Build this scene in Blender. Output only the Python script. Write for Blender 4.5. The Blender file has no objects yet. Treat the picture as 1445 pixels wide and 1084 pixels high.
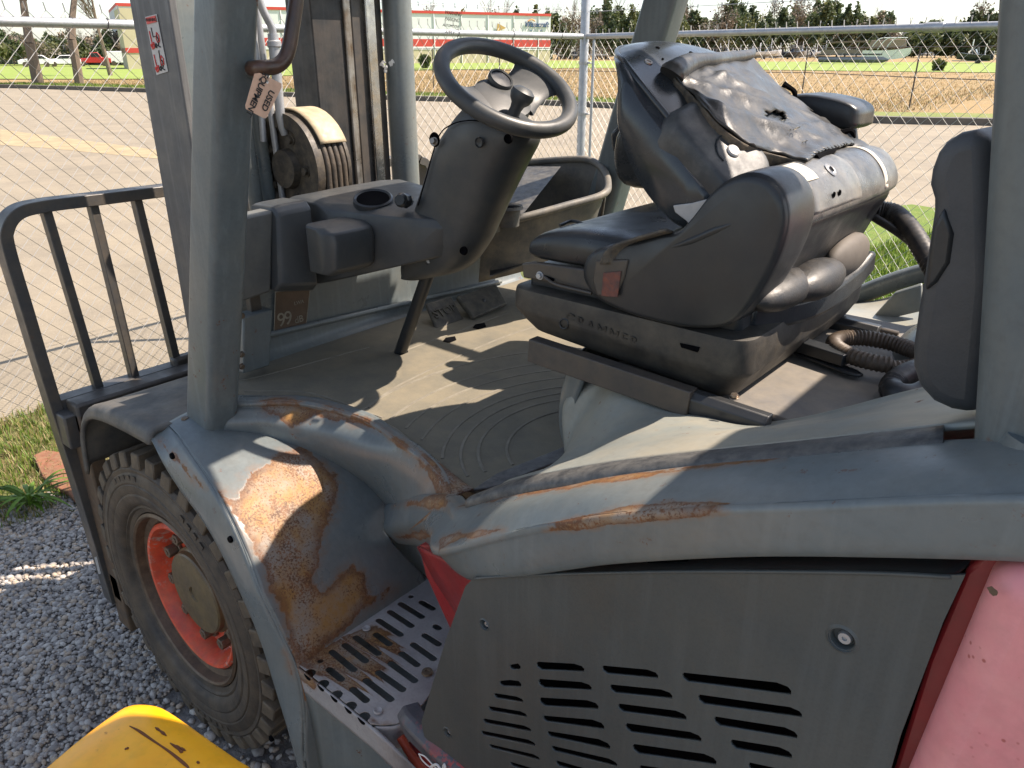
import bpy, bmesh, math, random
import numpy as np
from mathutils import Vector, Matrix
R = math.radians
random.seed(7); rng = np.random.default_rng(7)
S = bpy.context.scene
# ------------------------------------------------------------------ camera
PITCH, YAW, FPX = 23.3, 40.0, 1085.0
CAM = np.array([0.0, -0.65, 1.70])
cd = bpy.data.cameras.new('camera'); cam = bpy.data.objects.new('camera', cd); S.collection.objects.link(cam)
cam.location = CAM; cam.rotation_euler = (R(90 - PITCH), 0, R(YAW))
cd.sensor_fit = 'HORIZONTAL'; cd.sensor_width = 36; cd.lens = 36 * FPX / 1445; cd.clip_start = 0.02; cd.clip_end = 3000
S.camera = cam
# ------------------------------------------------------------------ light
SUN_EL, SUN_AZ = 54.0, 47.0          # azimuth of the sun: degrees from +X towards +Y
w = bpy.data.worlds.new('World'); S.world = w; w.use_nodes = True
nt = w.node_tree; bg = nt.nodes['Background']
sky = nt.nodes.new('ShaderNodeTexSky'); sky.sky_type = 'NISHITA'; sky.sun_disc = False
sky.sun_elevation = R(SUN_EL); sky.sun_rotation = R(90 - SUN_AZ); sky.dust_density = 1.0; sky.air_density = 1.0
hs = nt.nodes.new('ShaderNodeHueSaturation'); hs.inputs['Saturation'].default_value = .72; nt.links.new(sky.outputs[0], hs.inputs['Color']); nt.links.new(hs.outputs[0], bg.inputs[0]); bg.inputs[1].default_value = 0.115
sd = bpy.data.lights.new('sun', 'SUN'); sun = bpy.data.objects.new('sun', sd); S.collection.objects.link(sun)
sd.energy = 5.0; sd.angle = R(0.5); sd.color = (1.0, 0.86, 0.73)
sv = Vector((math.cos(R(SUN_EL)) * math.cos(R(SUN_AZ)), math.cos(R(SUN_EL)) * math.sin(R(SUN_AZ)), math.sin(R(SUN_EL))))
sun.rotation_euler = sv.to_track_quat('Z', 'Y').to_euler()
S.view_settings.view_transform = 'Standard'; S.view_settings.look = 'None'; S.view_settings.gamma = 1
S.view_settings.use_curve_mapping = False; S.view_settings.exposure = 1.20
# ------------------------------------------------------------------ survey: photo pixel + a known plane -> point in the place
_p, _y = R(PITCH), R(YAW)
_d = np.array([-math.sin(_y) * math.cos(_p), math.cos(_y) * math.cos(_p), -math.sin(_p)])
_r = np.array([math.cos(_y), math.sin(_y), 0.0]); _u = np.cross(_r, _d)
def ray(px, py): return _d + _r * (px - 722.5) / FPX - _u * (py - 542) / FPX
def at(px, py, ax, v):
    r = ray(px, py); i = 'xyz'.index(ax); t = (v - CAM[i]) / r[i]; return CAM + t * r
def X(px, py, v): return at(px, py, 'x', v)
def Y(px, py, v): return at(px, py, 'y', v)
def Z(px, py, v): return at(px, py, 'z', v)
def pix(P):
    q = np.asarray(P) - CAM; z = q @ _d
    return np.stack([722.5 + FPX * (q @ _r) / z, 542 - FPX * (q @ _u) / z], -1)
# ------------------------------------------------------------------ object helpers
C = S.collection
def link(name, me, mat=None, parent=None, kind=None, label=None):
    o = bpy.data.objects.new(name, me); C.objects.link(o)
    if mat is not None and me is not None and not me.materials: me.materials.append(mat)
    if parent is not None:
        o.parent = parent
        l = WORLD.get(parent.name, Vector((0, 0, 0)))
        o.matrix_parent_inverse = Matrix.Translation(-l)
    if kind: o['kind'] = kind
    if label: o['label'] = label
    return o
WORLD = {}
def thing(name, label, cat, loc=(0, 0, 0), group=None):
    o = bpy.data.objects.new(name, None); C.objects.link(o); o.location = loc; o.empty_display_size = .1
    o['label'] = label; o['category'] = cat
    if group: o['group'] = group
    WORLD[o.name] = Vector([float(a) for a in loc]); return o
def part_empty(name, parent):
    o = bpy.data.objects.new(name, None); C.objects.link(o); o.parent = parent
    o.matrix_parent_inverse = Matrix.Translation(-WORLD.get(parent.name, Vector((0, 0, 0)))); return o
def tag(o, label, cat, group=None):
    o['label'] = label; o['category'] = cat
    if group: o['group'] = group
    return o
def mesh(name, V, F, mat, parent=None, smooth=True, bevel=0, bseg=2, sub=0, solid=0, fix=True, angle=35, **k):
    me = bpy.data.meshes.new(name)
    me.from_pydata([tuple(float(c) for c in v) for v in V], [], [tuple(f) for f in F])
    if fix:
        bm = bmesh.new(); bm.from_mesh(me); bmesh.ops.remove_doubles(bm, verts=bm.verts, dist=1e-6)
        bmesh.ops.recalc_face_normals(bm, faces=bm.faces); bm.to_mesh(me); bm.free()
    return finish(name, me, mat, parent, smooth, bevel, bseg, sub, solid, angle, **k)
def finish(name, me, mat, parent=None, smooth=True, bevel=0, bseg=2, sub=0, solid=0, angle=35, soff=-1, **k):
    o = link(name, me, mat, parent, **k)
    if solid:
        m = o.modifiers.new('solid', 'SOLIDIFY'); m.thickness = solid; m.offset = soff; m.use_even_offset = True
    if sub:
        m = o.modifiers.new('sub', 'SUBSURF'); m.levels = m.render_levels = sub
    if bevel:
        m = o.modifiers.new('bev', 'BEVEL'); m.width = bevel; m.segments = bseg; m.limit_method = 'ANGLE'; m.angle_limit = R(30)
        m.use_clamp_overlap = True
    if smooth:
        me.polygons.foreach_set('use_smooth', [True] * len(me.polygons))
        if not sub and angle < 180:
            try: me.set_sharp_from_angle(angle=R(angle))
            except Exception: pass
    return o
def cr(P, n, closed=False):
    """Catmull-Rom through points, n samples per segment"""
    P = [np.asarray(p, float) for p in P]; m = len(P); out = []
    if closed:
        g = lambda i: P[i % m]; segs = m
    else:
        A = 2 * P[0] - P[1]; B = 2 * P[-1] - P[-2]
        g = lambda i: A if i < 0 else (B if i >= m else P[i]); segs = m - 1
    for i in range(segs):
        p0, p1, p2, p3 = g(i - 1), g(i), g(i + 1), g(i + 2)
        for j in range(n):
            t = j / n
            out.append(.5 * ((2 * p1) + (-p0 + p2) * t + (2 * p0 - 5 * p1 + 4 * p2 - p3) * t * t + (-p0 + 3 * p1 - 3 * p2 + p3) * t ** 3))
    if not closed: out.append(P[-1])
    return out
def resample(P, n):
    P = np.array(P, float); s = np.r_[0, np.cumsum(np.linalg.norm(np.diff(P, axis=0), axis=1))]
    t = np.linspace(0, s[-1], n); return np.stack([np.interp(t, s, P[:, i]) for i in range(P.shape[1])], 1)
def grid_faces(m, n, cu=False, cv=False):
    F = []
    for i in range(m if cu else m - 1):
        for j in range(n if cv else n - 1):
            a, b = i, (i + 1) % m; c, d = j, (j + 1) % n
            F.append((a * n + c, a * n + d, b * n + d, b * n + c))
    return F
def patch_pts(rows, nu=6, nc=40, lin=False):
    """rows: list of polylines (any length). Returns grid points."""
    RR = [resample(cr(r, 8), nc) for r in rows]
    cols = []
    for j in range(nc):
        c = [r[j] for r in RR]
        cols.append(resample(c, (len(rows) - 1) * nu + 1) if lin else cr(c, nu))
    A = np.array(cols).transpose(1, 0, 2)
    return A
def patch(name, rows, mat, parent=None, nu=6, nc=40, solid=.004, rust=None, lin=False, flip=False, **k):
    A = patch_pts(rows, nu, nc, lin); m, n = A.shape[:2]
    if flip: A = A[:, ::-1]
    me = bpy.data.meshes.new(name)
    me.from_pydata([tuple(v) for v in A.reshape(-1, 3)], [], grid_faces(m, n))
    o = finish(name, me, mat, parent, solid=solid, angle=180, **k)
    if rust is not None:
        at_ = me.attributes.new('rust', 'FLOAT', 'POINT')
        at_.data.foreach_set('value', [float(v) for v in rust(A.reshape(-1, 3))])
    return o
def frames(P, closed=False, up=None):
    P = np.array(P); n = len(P)
    if closed: T = np.roll(P, -1, 0) - np.roll(P, 1, 0)
    else: T = np.gradient(P, axis=0)
    T /= np.linalg.norm(T, axis=1)[:, None] + 1e-12
    if up is None:
        up = np.array([0, 0, 1.]) if abs(T[0][2]) < .9 else np.array([1., 0, 0])
    N = np.zeros_like(P); a = np.cross(T[0], up); N[0] = a / np.linalg.norm(a)
    for i in range(1, n):
        a = N[i - 1] - T[i] * (N[i - 1] @ T[i]); N[i] = a / np.linalg.norm(a)
    B = np.cross(T, N); return T, N, B
def tube(name, pts, r, mat, parent=None, seg=12, n=8, closed=False, smoothp=True, caps=True, rib=None, **k):
    P = np.array(cr(pts, n, closed) if smoothp else [np.asarray(p, float) for p in pts])
    if not smoothp and len(P) > 2 and False: pass
    T, N, B = frames(P, closed); m = len(P)
    rr = np.interp(np.linspace(0, 1, m), np.linspace(0, 1, len(r)), r) if hasattr(r, '__len__') else np.full(m, float(r))
    if rib: rr = rr * (1 + rib[0] * (np.arange(m) % 2))
    V = []
    for i in range(m):
        for j in range(seg):
            a = 2 * math.pi * j / seg; V.append(P[i] + rr[i] * (math.cos(a) * N[i] + math.sin(a) * B[i]))
    F = grid_faces(m, seg, cu=closed, cv=True)
    if caps and not closed:
        F.append(tuple(range(seg))[::-1]); F.append(tuple((m - 1) * seg + j for j in range(seg)))
    return mesh(name, V, F, mat, parent, angle=k.pop('angle', 50), **k)
def sweep(name, pts, sec, mat, parent=None, n=6, up=None, smoothp=True, scale=None, **k):
    """sec: list of (a,b) in the (N,B) frame"""
    P = np.array(cr(pts, n) if smoothp else [np.asarray(p, float) for p in pts]); T, N, B = frames(P, False, up)
    m = len(P); q = len(sec); V = []
    sc = np.interp(np.linspace(0, 1, m), np.linspace(0, 1, len(scale)), scale) if scale is not None else np.ones(m)
    for i in range(m):
        for a, b in sec: V.append(P[i] + sc[i] * (a * N[i] + b * B[i]))
    F = grid_faces(m, q, cv=True); F.append(tuple(range(q))[::-1]); F.append(tuple((m - 1) * q + j for j in range(q)))
    return mesh(name, V, F, mat, parent, **k)
def rrect(w, h, r, n=4):
    out = []
    for cx, cy, a0 in ((w / 2 - r, h / 2 - r, 0), (-w / 2 + r, h / 2 - r, 90), (-w / 2 + r, -h / 2 + r, 180), (w / 2 - r, -h / 2 + r, 270)):
        for i in range(n + 1):
            a = R(a0 + 90 * i / n); out.append((cx + r * math.cos(a), cy + r * math.sin(a)))
    return out
def prism(name, outline, ext, mat, parent=None, bevel=.004, n=0, **k):
    """outline: 3D points of a planar loop; ext: extrusion vector"""
    P = [np.asarray(p, float) for p in outline]
    if n: P = cr(P, n, True)
    e = np.asarray(ext, float); m = len(P)
    V = P + [p + e for p in P]
    F = [tuple(range(m)), tuple(range(m, 2 * m))[::-1]] + [(i, (i + 1) % m, m + (i + 1) % m, m + i) for i in range(m)]
    return mesh(name, V, F, mat, parent, bevel=bevel, **k)
def box(name, lo, hi, mat, parent=None, bevel=.004, rot=None, **k):
    lo = np.array(lo, float); hi = np.array(hi, float); c = (lo + hi) / 2
    V = [np.array([x, y, z]) for x in (lo[0], hi[0]) for y in (lo[1], hi[1]) for z in (lo[2], hi[2])]
    if rot is not None:
        M = np.array(rot.to_matrix()) if hasattr(rot, 'to_matrix') else np.array(rot)
        V = [c + M @ (v - c) for v in V]
    F = [(0, 1, 3, 2), (4, 6, 7, 5), (0, 4, 5, 1), (2, 3, 7, 6), (0, 2, 6, 4), (1, 5, 7, 3)]
    return mesh(name, V, F, mat, parent, bevel=bevel, **k)
def loft(name, secs, mat, parent=None, nu=4, caps=True, smoothv=0, lin=False, **k):
    """secs: list of closed rings with equal counts"""
    secs = [np.array(cr(s, smoothv, True)) if smoothv else np.array(s, float) for s in secs]
    q = len(secs[0]); cols = [(cr([s[j] for s in secs], nu) if not lin else [s[j] for s in secs]) for j in range(q)]
    A = np.array(cols).transpose(1, 0, 2); m = len(A)
    F = grid_faces(m, q, cv=True)
    if caps: F.append(tuple(range(q))[::-1]); F.append(tuple((m - 1) * q + j for j in range(q)))
    return mesh(name, A.reshape(-1, 3), F, mat, parent, **k)
def lathe(name, prof, origin, axis, mat, parent=None, seg=48, closed=False, **k):
    """prof: (radius, height along axis)"""
    ax = np.asarray(axis, float); ax /= np.linalg.norm(ax); t = np.array([0, 0, 1.]) if abs(ax[2]) < .9 else np.array([1., 0, 0])
    u = np.cross(t, ax); u /= np.linalg.norm(u); v = np.cross(ax, u); o = np.asarray(origin, float)
    V = []; q = len(prof)
    for j in range(seg):
        a = 2 * math.pi * j / seg; d = math.cos(a) * u + math.sin(a) * v
        for r, h in prof: V.append(o + ax * h + d * max(r, 1e-5))
    F = grid_faces(seg, q, cu=True, cv=closed)
    return mesh(name, V, F, mat, parent, **k)
def plate2d(name, outline, holes, to3, ext, mat, parent=None, bev=0.0, **k):
    """filled 2D shape with holes, mapped to 3D; outline, holes: lists of (a,b); to3(a,b,h)"""
    cu = bpy.data.curves.new(name, 'CURVE'); cu.dimensions = '2D'; cu.fill_mode = 'BOTH'
    for loop in [outline] + holes:
        sp = cu.splines.new('POLY'); sp.points.add(len(loop) - 1); sp.use_cyclic_u = True
        for i, p in enumerate(loop): sp.points[i].co = (p[0], p[1], 0, 1)
    cu.extrude = ext / 2
    if bev: cu.bevel_depth = bev; cu.bevel_resolution = 1
    tmp = bpy.data.objects.new('tmp', cu); C.objects.link(tmp)
    dg = bpy.context.evaluated_depsgraph_get(); me = bpy.data.meshes.new_from_object(tmp.evaluated_get(dg))
    bpy.data.objects.remove(tmp)
    for v in me.vertices: v.co = Vector([float(c) for c in to3(v.co.x, v.co.y, v.co.z)])
    me.name = name; me.materials.clear()
    bm = bmesh.new(); bm.from_mesh(me); bmesh.ops.remove_doubles(bm, verts=bm.verts, dist=1e-5)
    bmesh.ops.recalc_face_normals(bm, faces=bm.faces); bm.to_mesh(me); bm.free()
    return finish(name, me, mat, parent, smooth=False, **k)
def text(name, s, origin, ux, uy, size, mat, parent=None, ext=.0005, align='CENTER', shear=0, off=0, space=1, **k):
    """flat lettering: origin, unit vectors for reading direction and up"""
    cu = bpy.data.curves.new(name, 'FONT'); cu.body = s; cu.size = size; cu.extrude = ext; cu.align_x = align; cu.align_y = 'CENTER'
    cu.shear = shear; cu.offset = off; cu.space_character = space
    tmp = bpy.data.objects.new('tmp', cu); C.objects.link(tmp)
    dg = bpy.context.evaluated_depsgraph_get(); me = bpy.data.meshes.new_from_object(tmp.evaluated_get(dg)); bpy.data.objects.remove(tmp)
    ux = np.asarray(ux, float); ux /= np.linalg.norm(ux); uy = np.asarray(uy, float); uy = uy - ux * (uy @ ux); uy /= np.linalg.norm(uy)
    n = np.cross(ux, uy); o = np.asarray(origin, float)
    for v in me.vertices: v.co = Vector([float(c) for c in (o + ux * v.co.x + uy * v.co.y + n * v.co.z)])
    me.materials.clear(); return finish(name, me, mat, parent, smooth=False, **k)
def bolt(name, p, axis, r, h, mat, parent, socket=True):
    """round washer with a hexagonal head"""
    ax = np.asarray(axis, float); ax /= np.linalg.norm(ax); t = np.array([0, 0, 1.]) if abs(ax[2]) < .9 else np.array([1., 0, 0])
    u = np.cross(t, ax); u /= np.linalg.norm(u); v = np.cross(ax, u); V = []; F = []
    def ring(rr, hh, q):
        b = len(V)
        for j in range(q): a = 2 * math.pi * j / q; V.append(np.asarray(p) + ax * hh + rr * (math.cos(a) * u + math.sin(a) * v))
        return b
    def cyl(rr, h0, h1, q):
        a = ring(rr, h0, q); b = ring(rr, h1, q)
        for j in range(q): F.append((a + j, a + (j + 1) % q, b + (j + 1) % q, b + j))
        F.append(tuple(range(a, a + q))[::-1]); F.append(tuple(range(b, b + q)))
    cyl(r * 1.35, 0, h * .25, 18); cyl(r, h * .25, h, 6)
    return mesh(name, V, F, mat, parent, bevel=r * .08, bseg=1, fix=False)
def cast(objs, px, py):
    """nearest point and normal where the survey ray meets the given objects"""
    dg = bpy.context.evaluated_depsgraph_get(); best = None
    for o in objs:
        ev = o.evaluated_get(dg); mi = o.matrix_world.inverted(); org = mi @ Vector([float(c) for c in CAM]); d = (mi.to_3x3() @ Vector([float(c) for c in ray(px, py)])).normalized()
        ok, loc, n, _ = ev.ray_cast(org, d)
        if ok:
            w_ = o.matrix_world @ loc; t = (w_ - Vector([float(c) for c in CAM])).length
            if best is None or t < best[0]: best = (t, np.array(w_), np.array((o.matrix_world.to_3x3() @ n).normalized()))
    return best
# ------------------------------------------------------------------ materials
def M(name, col, rough=.5, metal=0, col2=None, var=.5, scale=6, bump=.15, bscale=60, detail=6, dust=None, dustamt=0, spec=.5,
      rust=False, chips=0, chipcol=(.12, .045, .02), streak=0, coat=0, lo=.35, hi=.65, bdist=.002, speck=None, speckamt=.6, spscale=300, trans=0, rvar=.12, alpha=None):
    m = bpy.data.materials.new(name); m.use_nodes = True; t = m.node_tree; N = t.nodes; L = t.links
    b = N['Principled BSDF']; b.inputs['Roughness'].default_value = rough; b.inputs['Metallic'].default_value = metal
    b.inputs['Specular IOR Level'].default_value = spec; b.inputs['Coat Weight'].default_value = coat
    tc = N.new('ShaderNodeTexCoord'); co = tc.outputs['Object']
    def noise(s, d=6, r=.6, vec=None, dist=0):
        n = N.new('ShaderNodeTexNoise'); n.inputs['Scale'].default_value = s; n.inputs['Detail'].default_value = d; n.inputs['Roughness'].default_value = r
        n.inputs['Distortion'].default_value = dist; L.new(vec or co, n.inputs['Vector']); return n.outputs['Fac']
    def rng_(f, a, b_, c=0, d=1):
        n = N.new('ShaderNodeMapRange'); n.inputs[1].default_value = a; n.inputs[2].default_value = b_; n.inputs[3].default_value = c; n.inputs[4].default_value = d
        L.new(f, n.inputs[0]); return n.outputs[0]
    def mix(f, a, b_):
        n = N.new('ShaderNodeMix'); n.data_type = 'RGBA'
        if isinstance(f, (int, float)): n.inputs[0].default_value = f
        else: L.new(f, n.inputs[0])
        for s_, v in ((6, a), (7, b_)):
            if isinstance(v, tuple): n.inputs[s_].default_value = (*v, 1)
            else: L.new(v, n.inputs[s_])
        return n.outputs[2]
    def math_(op, a, b_=0):
        n = N.new('ShaderNodeMath'); n.operation = op
        for i, v in enumerate((a, b_)):
            if isinstance(v, (int, float)): n.inputs[i].default_value = v
            else: L.new(v, n.inputs[i])
        n.use_clamp = False; return n.outputs[0]
    c2 = col2 or tuple(c * (1 - var * .6) for c in col)
    c = mix(rng_(noise(scale, 8, .65), lo, hi), col, c2)
    fine = noise(bscale, detail)
    c = mix(rng_(fine, .45, .75, 0, .35), c, tuple(v * .55 for v in col))
    if streak:
        mp = N.new('ShaderNodeMapping'); mp.inputs['Scale'].default_value = (60, 60, 3); L.new(co, mp.inputs['Vector'])
        c = mix(rng_(noise(1, 5, .6, mp.outputs[0]), .5, .75, 0, streak), c, tuple(min(1, v * 1.7 + .02) for v in col))
    if dust:
        c = mix(rng_(noise(scale * 1.7, 9, .7), .40, .70, 0, dustamt), c, dust)
    if speck:
        v = N.new('ShaderNodeTexVoronoi'); v.inputs['Scale'].default_value = spscale; L.new(co, v.inputs['Vector'])
        f = rng_(v.outputs['Distance'], .12, .22, 1, 0); f = math_('MULTIPLY', f, rng_(noise(25, 3), .5, .6)); c = mix(math_('MULTIPLY', f, speckamt), c, speck)
    rg = rng_(noise(scale * 2.3, 5), .3, .7, rough - rvar, min(1, rough + rvar))
    h = fine
    if chips:
        f = math_('MULTIPLY', rng_(noise(38, 9, .75), .66 - chips * .1, .70 - chips * .1), rng_(noise(2.7, 3), .45, .6)); c = mix(f, c, chipcol)
        rg = math_('ADD', rg, math_('MULTIPLY', f, .3))
    if rust:
        an = N.new('ShaderNodeAttribute'); an.attribute_name = 'rust'
        nz = noise(14, 10, .7); m1 = math_('ADD', an.outputs['Fac'], math_('MULTIPLY', math_('SUBTRACT', nz, .5), 1.1))
        mask = rng_(m1, .42, .50)
        edge = math_('MULTIPLY', rng_(m1, .40, .50), rng_(m1, .50, .78, 1, 0))
        # bare metal speckled with rust, darker brown near the border
        pit = rng_(math_('ADD', noise(230, 5, .7), math_('MULTIPLY', math_('SUBTRACT', noise(9, 5, .6), .5), .55)), .50, .58); ocr = rng_(noise(13, 7, .65), .40, .60)
        bare = mix(ocr, (.225, .19, .155), (.27, .145, .045))
        rc = mix(pit, bare, mix(rng_(noise(60, 4), .4, .6), (.085, .034, .013), (.165, .066, .022)))
        rc = mix(math_('MULTIPLY', edge, .8), rc, mix(rng_(noise(90, 4), .4, .6), (.075, .030, .013), (.14, .055, .02)))
        halo = math_('MULTIPLY', rng_(m1, .12, .42), rng_(noise(34, 8, .75), .40, .62)); c = mix(math_('MULTIPLY', halo, .6), c, (.19, .105, .055)); c = mix(mask, c, rc); rg = math_('ADD', rg, math_('MULTIPLY', mask, .26))
        h = math_('ADD', h, math_('MULTIPLY', math_('MULTIPLY', mask, pit), .8)); h = math_('SUBTRACT', h, math_('MULTIPLY', mask, 1.6))
        mt = math_('MULTIPLY', math_('MULTIPLY', mask, math_('SUBTRACT', 1.0, pit)), .12); L.new(mt, b.inputs['Metallic'])
    L.new(c, b.inputs['Base Color']); L.new(rg, b.inputs['Roughness'])
    bp = N.new('ShaderNodeBump'); bp.inputs['Strength'].default_value = bump; bp.inputs['Distance'].default_value = bdist
    L.new(h, bp.inputs['Height']); L.new(bp.outputs[0], b.inputs['Normal'])
    if trans: b.inputs['Subsurface Weight'].default_value = 0
    return m
PAINT = M('grey_blue_paint', (.142, .160, .160), .34, col2=(.105, .13, .14), scale=3, bump=.10, bscale=90, dust=(.22, .20, .15), dustamt=.35, chips=.35, streak=.25)
PAINT2 = M('grey_blue_paint_rusting', (.142, .160, .160), .34, col2=(.105, .13, .14), scale=3, bump=.12, bscale=90, dust=(.23, .20, .15), dustamt=.30, rust=True, chips=.4, streak=.15)
HOODP = M('dusty_hood_paint', (.25, .255, .225), .45, col2=(.20, .225, .215), scale=4, bump=.1, bscale=80, dust=(.36, .31, .22), dustamt=.6, chips=.5)
PILLP = M('pillar_paint', (.092, .115, .124), .40, col2=(.095, .115, .122), scale=4, bump=.08, bscale=120, chips=.5, streak=.4, dust=(.2, .2, .17), dustamt=.25)
MASTP = M('mast_grey_paint', (.10, .10, .098), .55, col2=(.075, .076, .078), scale=6, bump=.1, streak=.5, chips=.3)
DKMETAL = M('dark_greasy_metal', (.035, .035, .036), .5, col2=(.06, .05, .04), scale=10, bump=.2, dust=(.12, .09, .06), dustamt=.4)
STEEL = M('worn_bright_steel', (.36, .34, .31), .36, metal=.9, col2=(.17, .12, .08), scale=18, bump=.2, streak=.7)
GALV = M('galvanised_steel', (.42, .43, .44), .45, metal=.55, col2=(.33, .34, .36), scale=12, bump=.1)
WIRE = M('galvanised_wire', (.38, .375, .36), .55, metal=.25, col2=(.34, .32, .29), scale=3, bump=0)
PLAST = M('grey_black_plastic', (.036, .042, .046), .46, col2=(.046, .050, .053), scale=7, bump=.22, bscale=700, dust=(.15, .13, .10), dustamt=.22, bdist=.0006)
PLASTD = M('black_plastic', (.015, .018, .021), .40, col2=(.022, .024, .027), scale=7, bump=.22, bscale=800, dust=(.09, .08, .062), dustamt=.16, bdist=.0006)
VINYL = M('black_seat_vinyl', (.013, .017, .021), .36, col2=(.020, .023, .027), scale=9, bump=.35, bscale=500, dust=(.09, .08, .06), dustamt=.16, bdist=.0008)
SHELL = M('black_glossy_seat_shell', (.014, .019, .026), .25, col2=(.03, .036, .042), scale=6, bump=.12, bscale=400, dust=(.10, .10, .09), dustamt=.14, bdist=.0006)
TORN = M('torn_leatherette', (.017, .020, .022), .38, col2=(.034, .035, .034), scale=14, bump=.6, bscale=60, dust=(.12, .095, .065), dustamt=.3, bdist=.002)
FOAM = M('brown_crumbling_foam', (.20, .12, .07), .9, bump=1, bscale=120, bdist=.004)
RUBBER = M('tyre_rubber', (.030, .025, .021), .65, col2=(.055, .042, .030), scale=8, bump=.5, bscale=110, dust=(.13, .095, .058), dustamt=.6, bdist=.002, speck=(.30, .28, .25), spscale=380, speckamt=.35)
MATT = M('dusty_floor_mat', (.125, .116, .090), .85, col2=(.165, .148, .108), scale=7, bump=.45, bscale=350, dust=(.24, .20, .13), dustamt=.5, bdist=.001)
LUG = M('dusty_tread_rubber', (.045, .036, .027), .75, col2=(.085, .064, .042), scale=14, bump=.5, bscale=110, dust=(.16, .12, .075), dustamt=.7, bdist=.002)
RINGM = M('pale_mat_ridge', (.21, .19, .148), .85, col2=(.15, .135, .105), scale=20, bump=.2)
MATVINYL = M('matt_black_fabric', (.014, .015, .017), .5, col2=(.022, .022, .022), scale=20, bump=.5, bscale=300, dust=(.12, .10, .075), dustamt=.22, bdist=.001)
TRIMM = M('worn_black_trim', (.035, .038, .042), .5, col2=(.07, .07, .068), scale=30, bump=.3, bscale=150, dust=(.20, .19, .17), dustamt=.55)
ORANGE = M('orange_red_rim_paint', (.85, .095, .03), .42, col2=(.42, .05, .03), scale=12, bump=.15, chips=1.2, chipcol=(.42, .33, .28), dust=(.3, .16, .08), dustamt=.4)
HUB = M('oily_hub', (.095, .072, .042), .42, col2=(.15, .11, .05), scale=22, bump=.2)
NUT = M('dirty_nut', (.12, .095, .07), .5, metal=.4, col2=(.2, .14, .09), scale=60, bump=.3)
REDP = M('red_chassis_paint', (.36, .022, .024), .35, col2=(.26, .02, .025), scale=6, bump=.1, chips=.5, dust=(.12, .06, .05), dustamt=.3)
PINK = M('faded_pink_paint', (.66, .25, .255), .5, col2=(.60, .20, .22), scale=5, bump=.12, bscale=50, speck=(.32, .07, .06), spscale=110, speckamt=.85, dust=(.72, .42, .36), dustamt=.35)
PANEL = M('grey_side_panel', (.048, .058, .060), .5, col2=(.060, .068, .067), scale=3.5, bump=.12, bscale=300, dust=(.085, .085, .072), dustamt=.35, streak=.3)
STEP = M('worn_step_metal', (.36, .345, .335), .38, metal=.6, col2=(.25, .235, .235), scale=9, bump=.25, bscale=160, rust=True)
YEL = M('yellow_machine_paint', (.90, .46, .004), .36, col2=(.86, .36, .004), scale=5, bump=.07, bscale=60, chips=.35, chipcol=(.20, .06, .02), rvar=.05)
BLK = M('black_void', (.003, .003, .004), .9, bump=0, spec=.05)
WHITE = M('white_print', (.70, .70, .68), .5, bump=0, var=.1)
LGREY = M('pale_plastic', (.42, .41, .40), .5, bump=.05, var=.2)
DUSTW = M('dusty_white_label', (.62, .58, .48), .6, bump=.05, var=.3)
REDS = M('red_print', (.60, .05, .04), .5, bump=0, var=.1)
INK = M('black_print', (.02, .02, .02), .6, bump=0)
TAGM = M('pinkish_tag_card', (.62, .40, .28), .6, bump=.05, var=.15, scale=25)
BROWNS = M('brown_label', (.125, .082, .052), .6, bump=.1, scale=20)
CREAM = M('worn_cream_print', (.30, .27, .21), .7, bump=0, scale=60)
GUARDM = M('load_guard_paint', (.045, .047, .050), .42, col2=(.07, .065, .06), scale=9, bump=.1, dust=(.16, .12, .07), dustamt=.35, chips=.3)
HANDLE = M('brown_black_handle', (.030, .024, .020), .38, col2=(.08, .04, .025), scale=14, bump=.25)
CHROME = M('oiled_rod', (.5, .5, .5), .25, metal=1, col2=(.3, .28, .25), scale=12, bump=.05)
# ================================================================== GROUND AND SURROUNDINGS
GRAVELB = M('gravel_bed', (.24, .22, .195), .9, col2=(.12, .115, .115), scale=30, bump=1, bscale=90, bdist=.01, lo=.4, hi=.6)
ASPH = M('worn_tan_asphalt', (.225, .192, .142), .9, col2=(.175, .15, .112), scale=.8, bump=.6, bscale=70, bdist=.006, speck=(.46, .42, .36), spscale=75, speckamt=.85, dust=(.31, .26, .18), dustamt=.45)
DRY = M('dry_field_grass', (.29, .19, .08), .95, col2=(.20, .145, .06), scale=.45, bump=1, bscale=12, bdist=.05, dust=(.23, .17, .075), dustamt=.5)
GREENG = M('green_grass_ground', (.085, .12, .022), .95, col2=(.17, .13, .06), scale=2.5, bump=1, bscale=30, bdist=.03)
KERB = M('dark_kerb_concrete', (.13, .115, .095), .9, col2=(.09, .08, .07), scale=3, bump=.4)
def sheet(name, poly, z, mat):
    return mesh(name, [(x, y, z) for x, y in poly], [tuple(range(len(poly)))], mat, kind='structure', smooth=False)
sheet('ground', [(-600, -600), (900, -600), (900, 900), (-600, 900)], -.02, DRY)
FX = -4.2; CY = 5.33                                   # fence line and its corner
RA = Z(1385, 37, 1.83)                                 # far end of the right-hand fence rail, seen in the photo
fdir = np.array([RA[0] - FX, RA[1] - CY]); fdir /= np.linalg.norm(fdir)
def fr(s, off=0): return np.array([FX, CY]) + fdir * s + np.array([-fdir[1], fdir[0]]) * off
g0 = fr(-.0, 0); g1 = fr(16, 0)
sheet('gravel_yard', [(FX + .9, -12), (12, -12), (12, CY - .6), (FX + 1.0, CY - .6)], -.008, GRAVELB)
edge = [Z(-250, 121, 0), Z(0, 124, 0), Z(200, 130, 0), Z(560, 141, 0), Z(830, 151, 0), Z(1200, 172, 0), Z(1400, 177, 0), Z(1750, 190, 0)]
E1 = resample(cr(edge, 6), 60)
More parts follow.
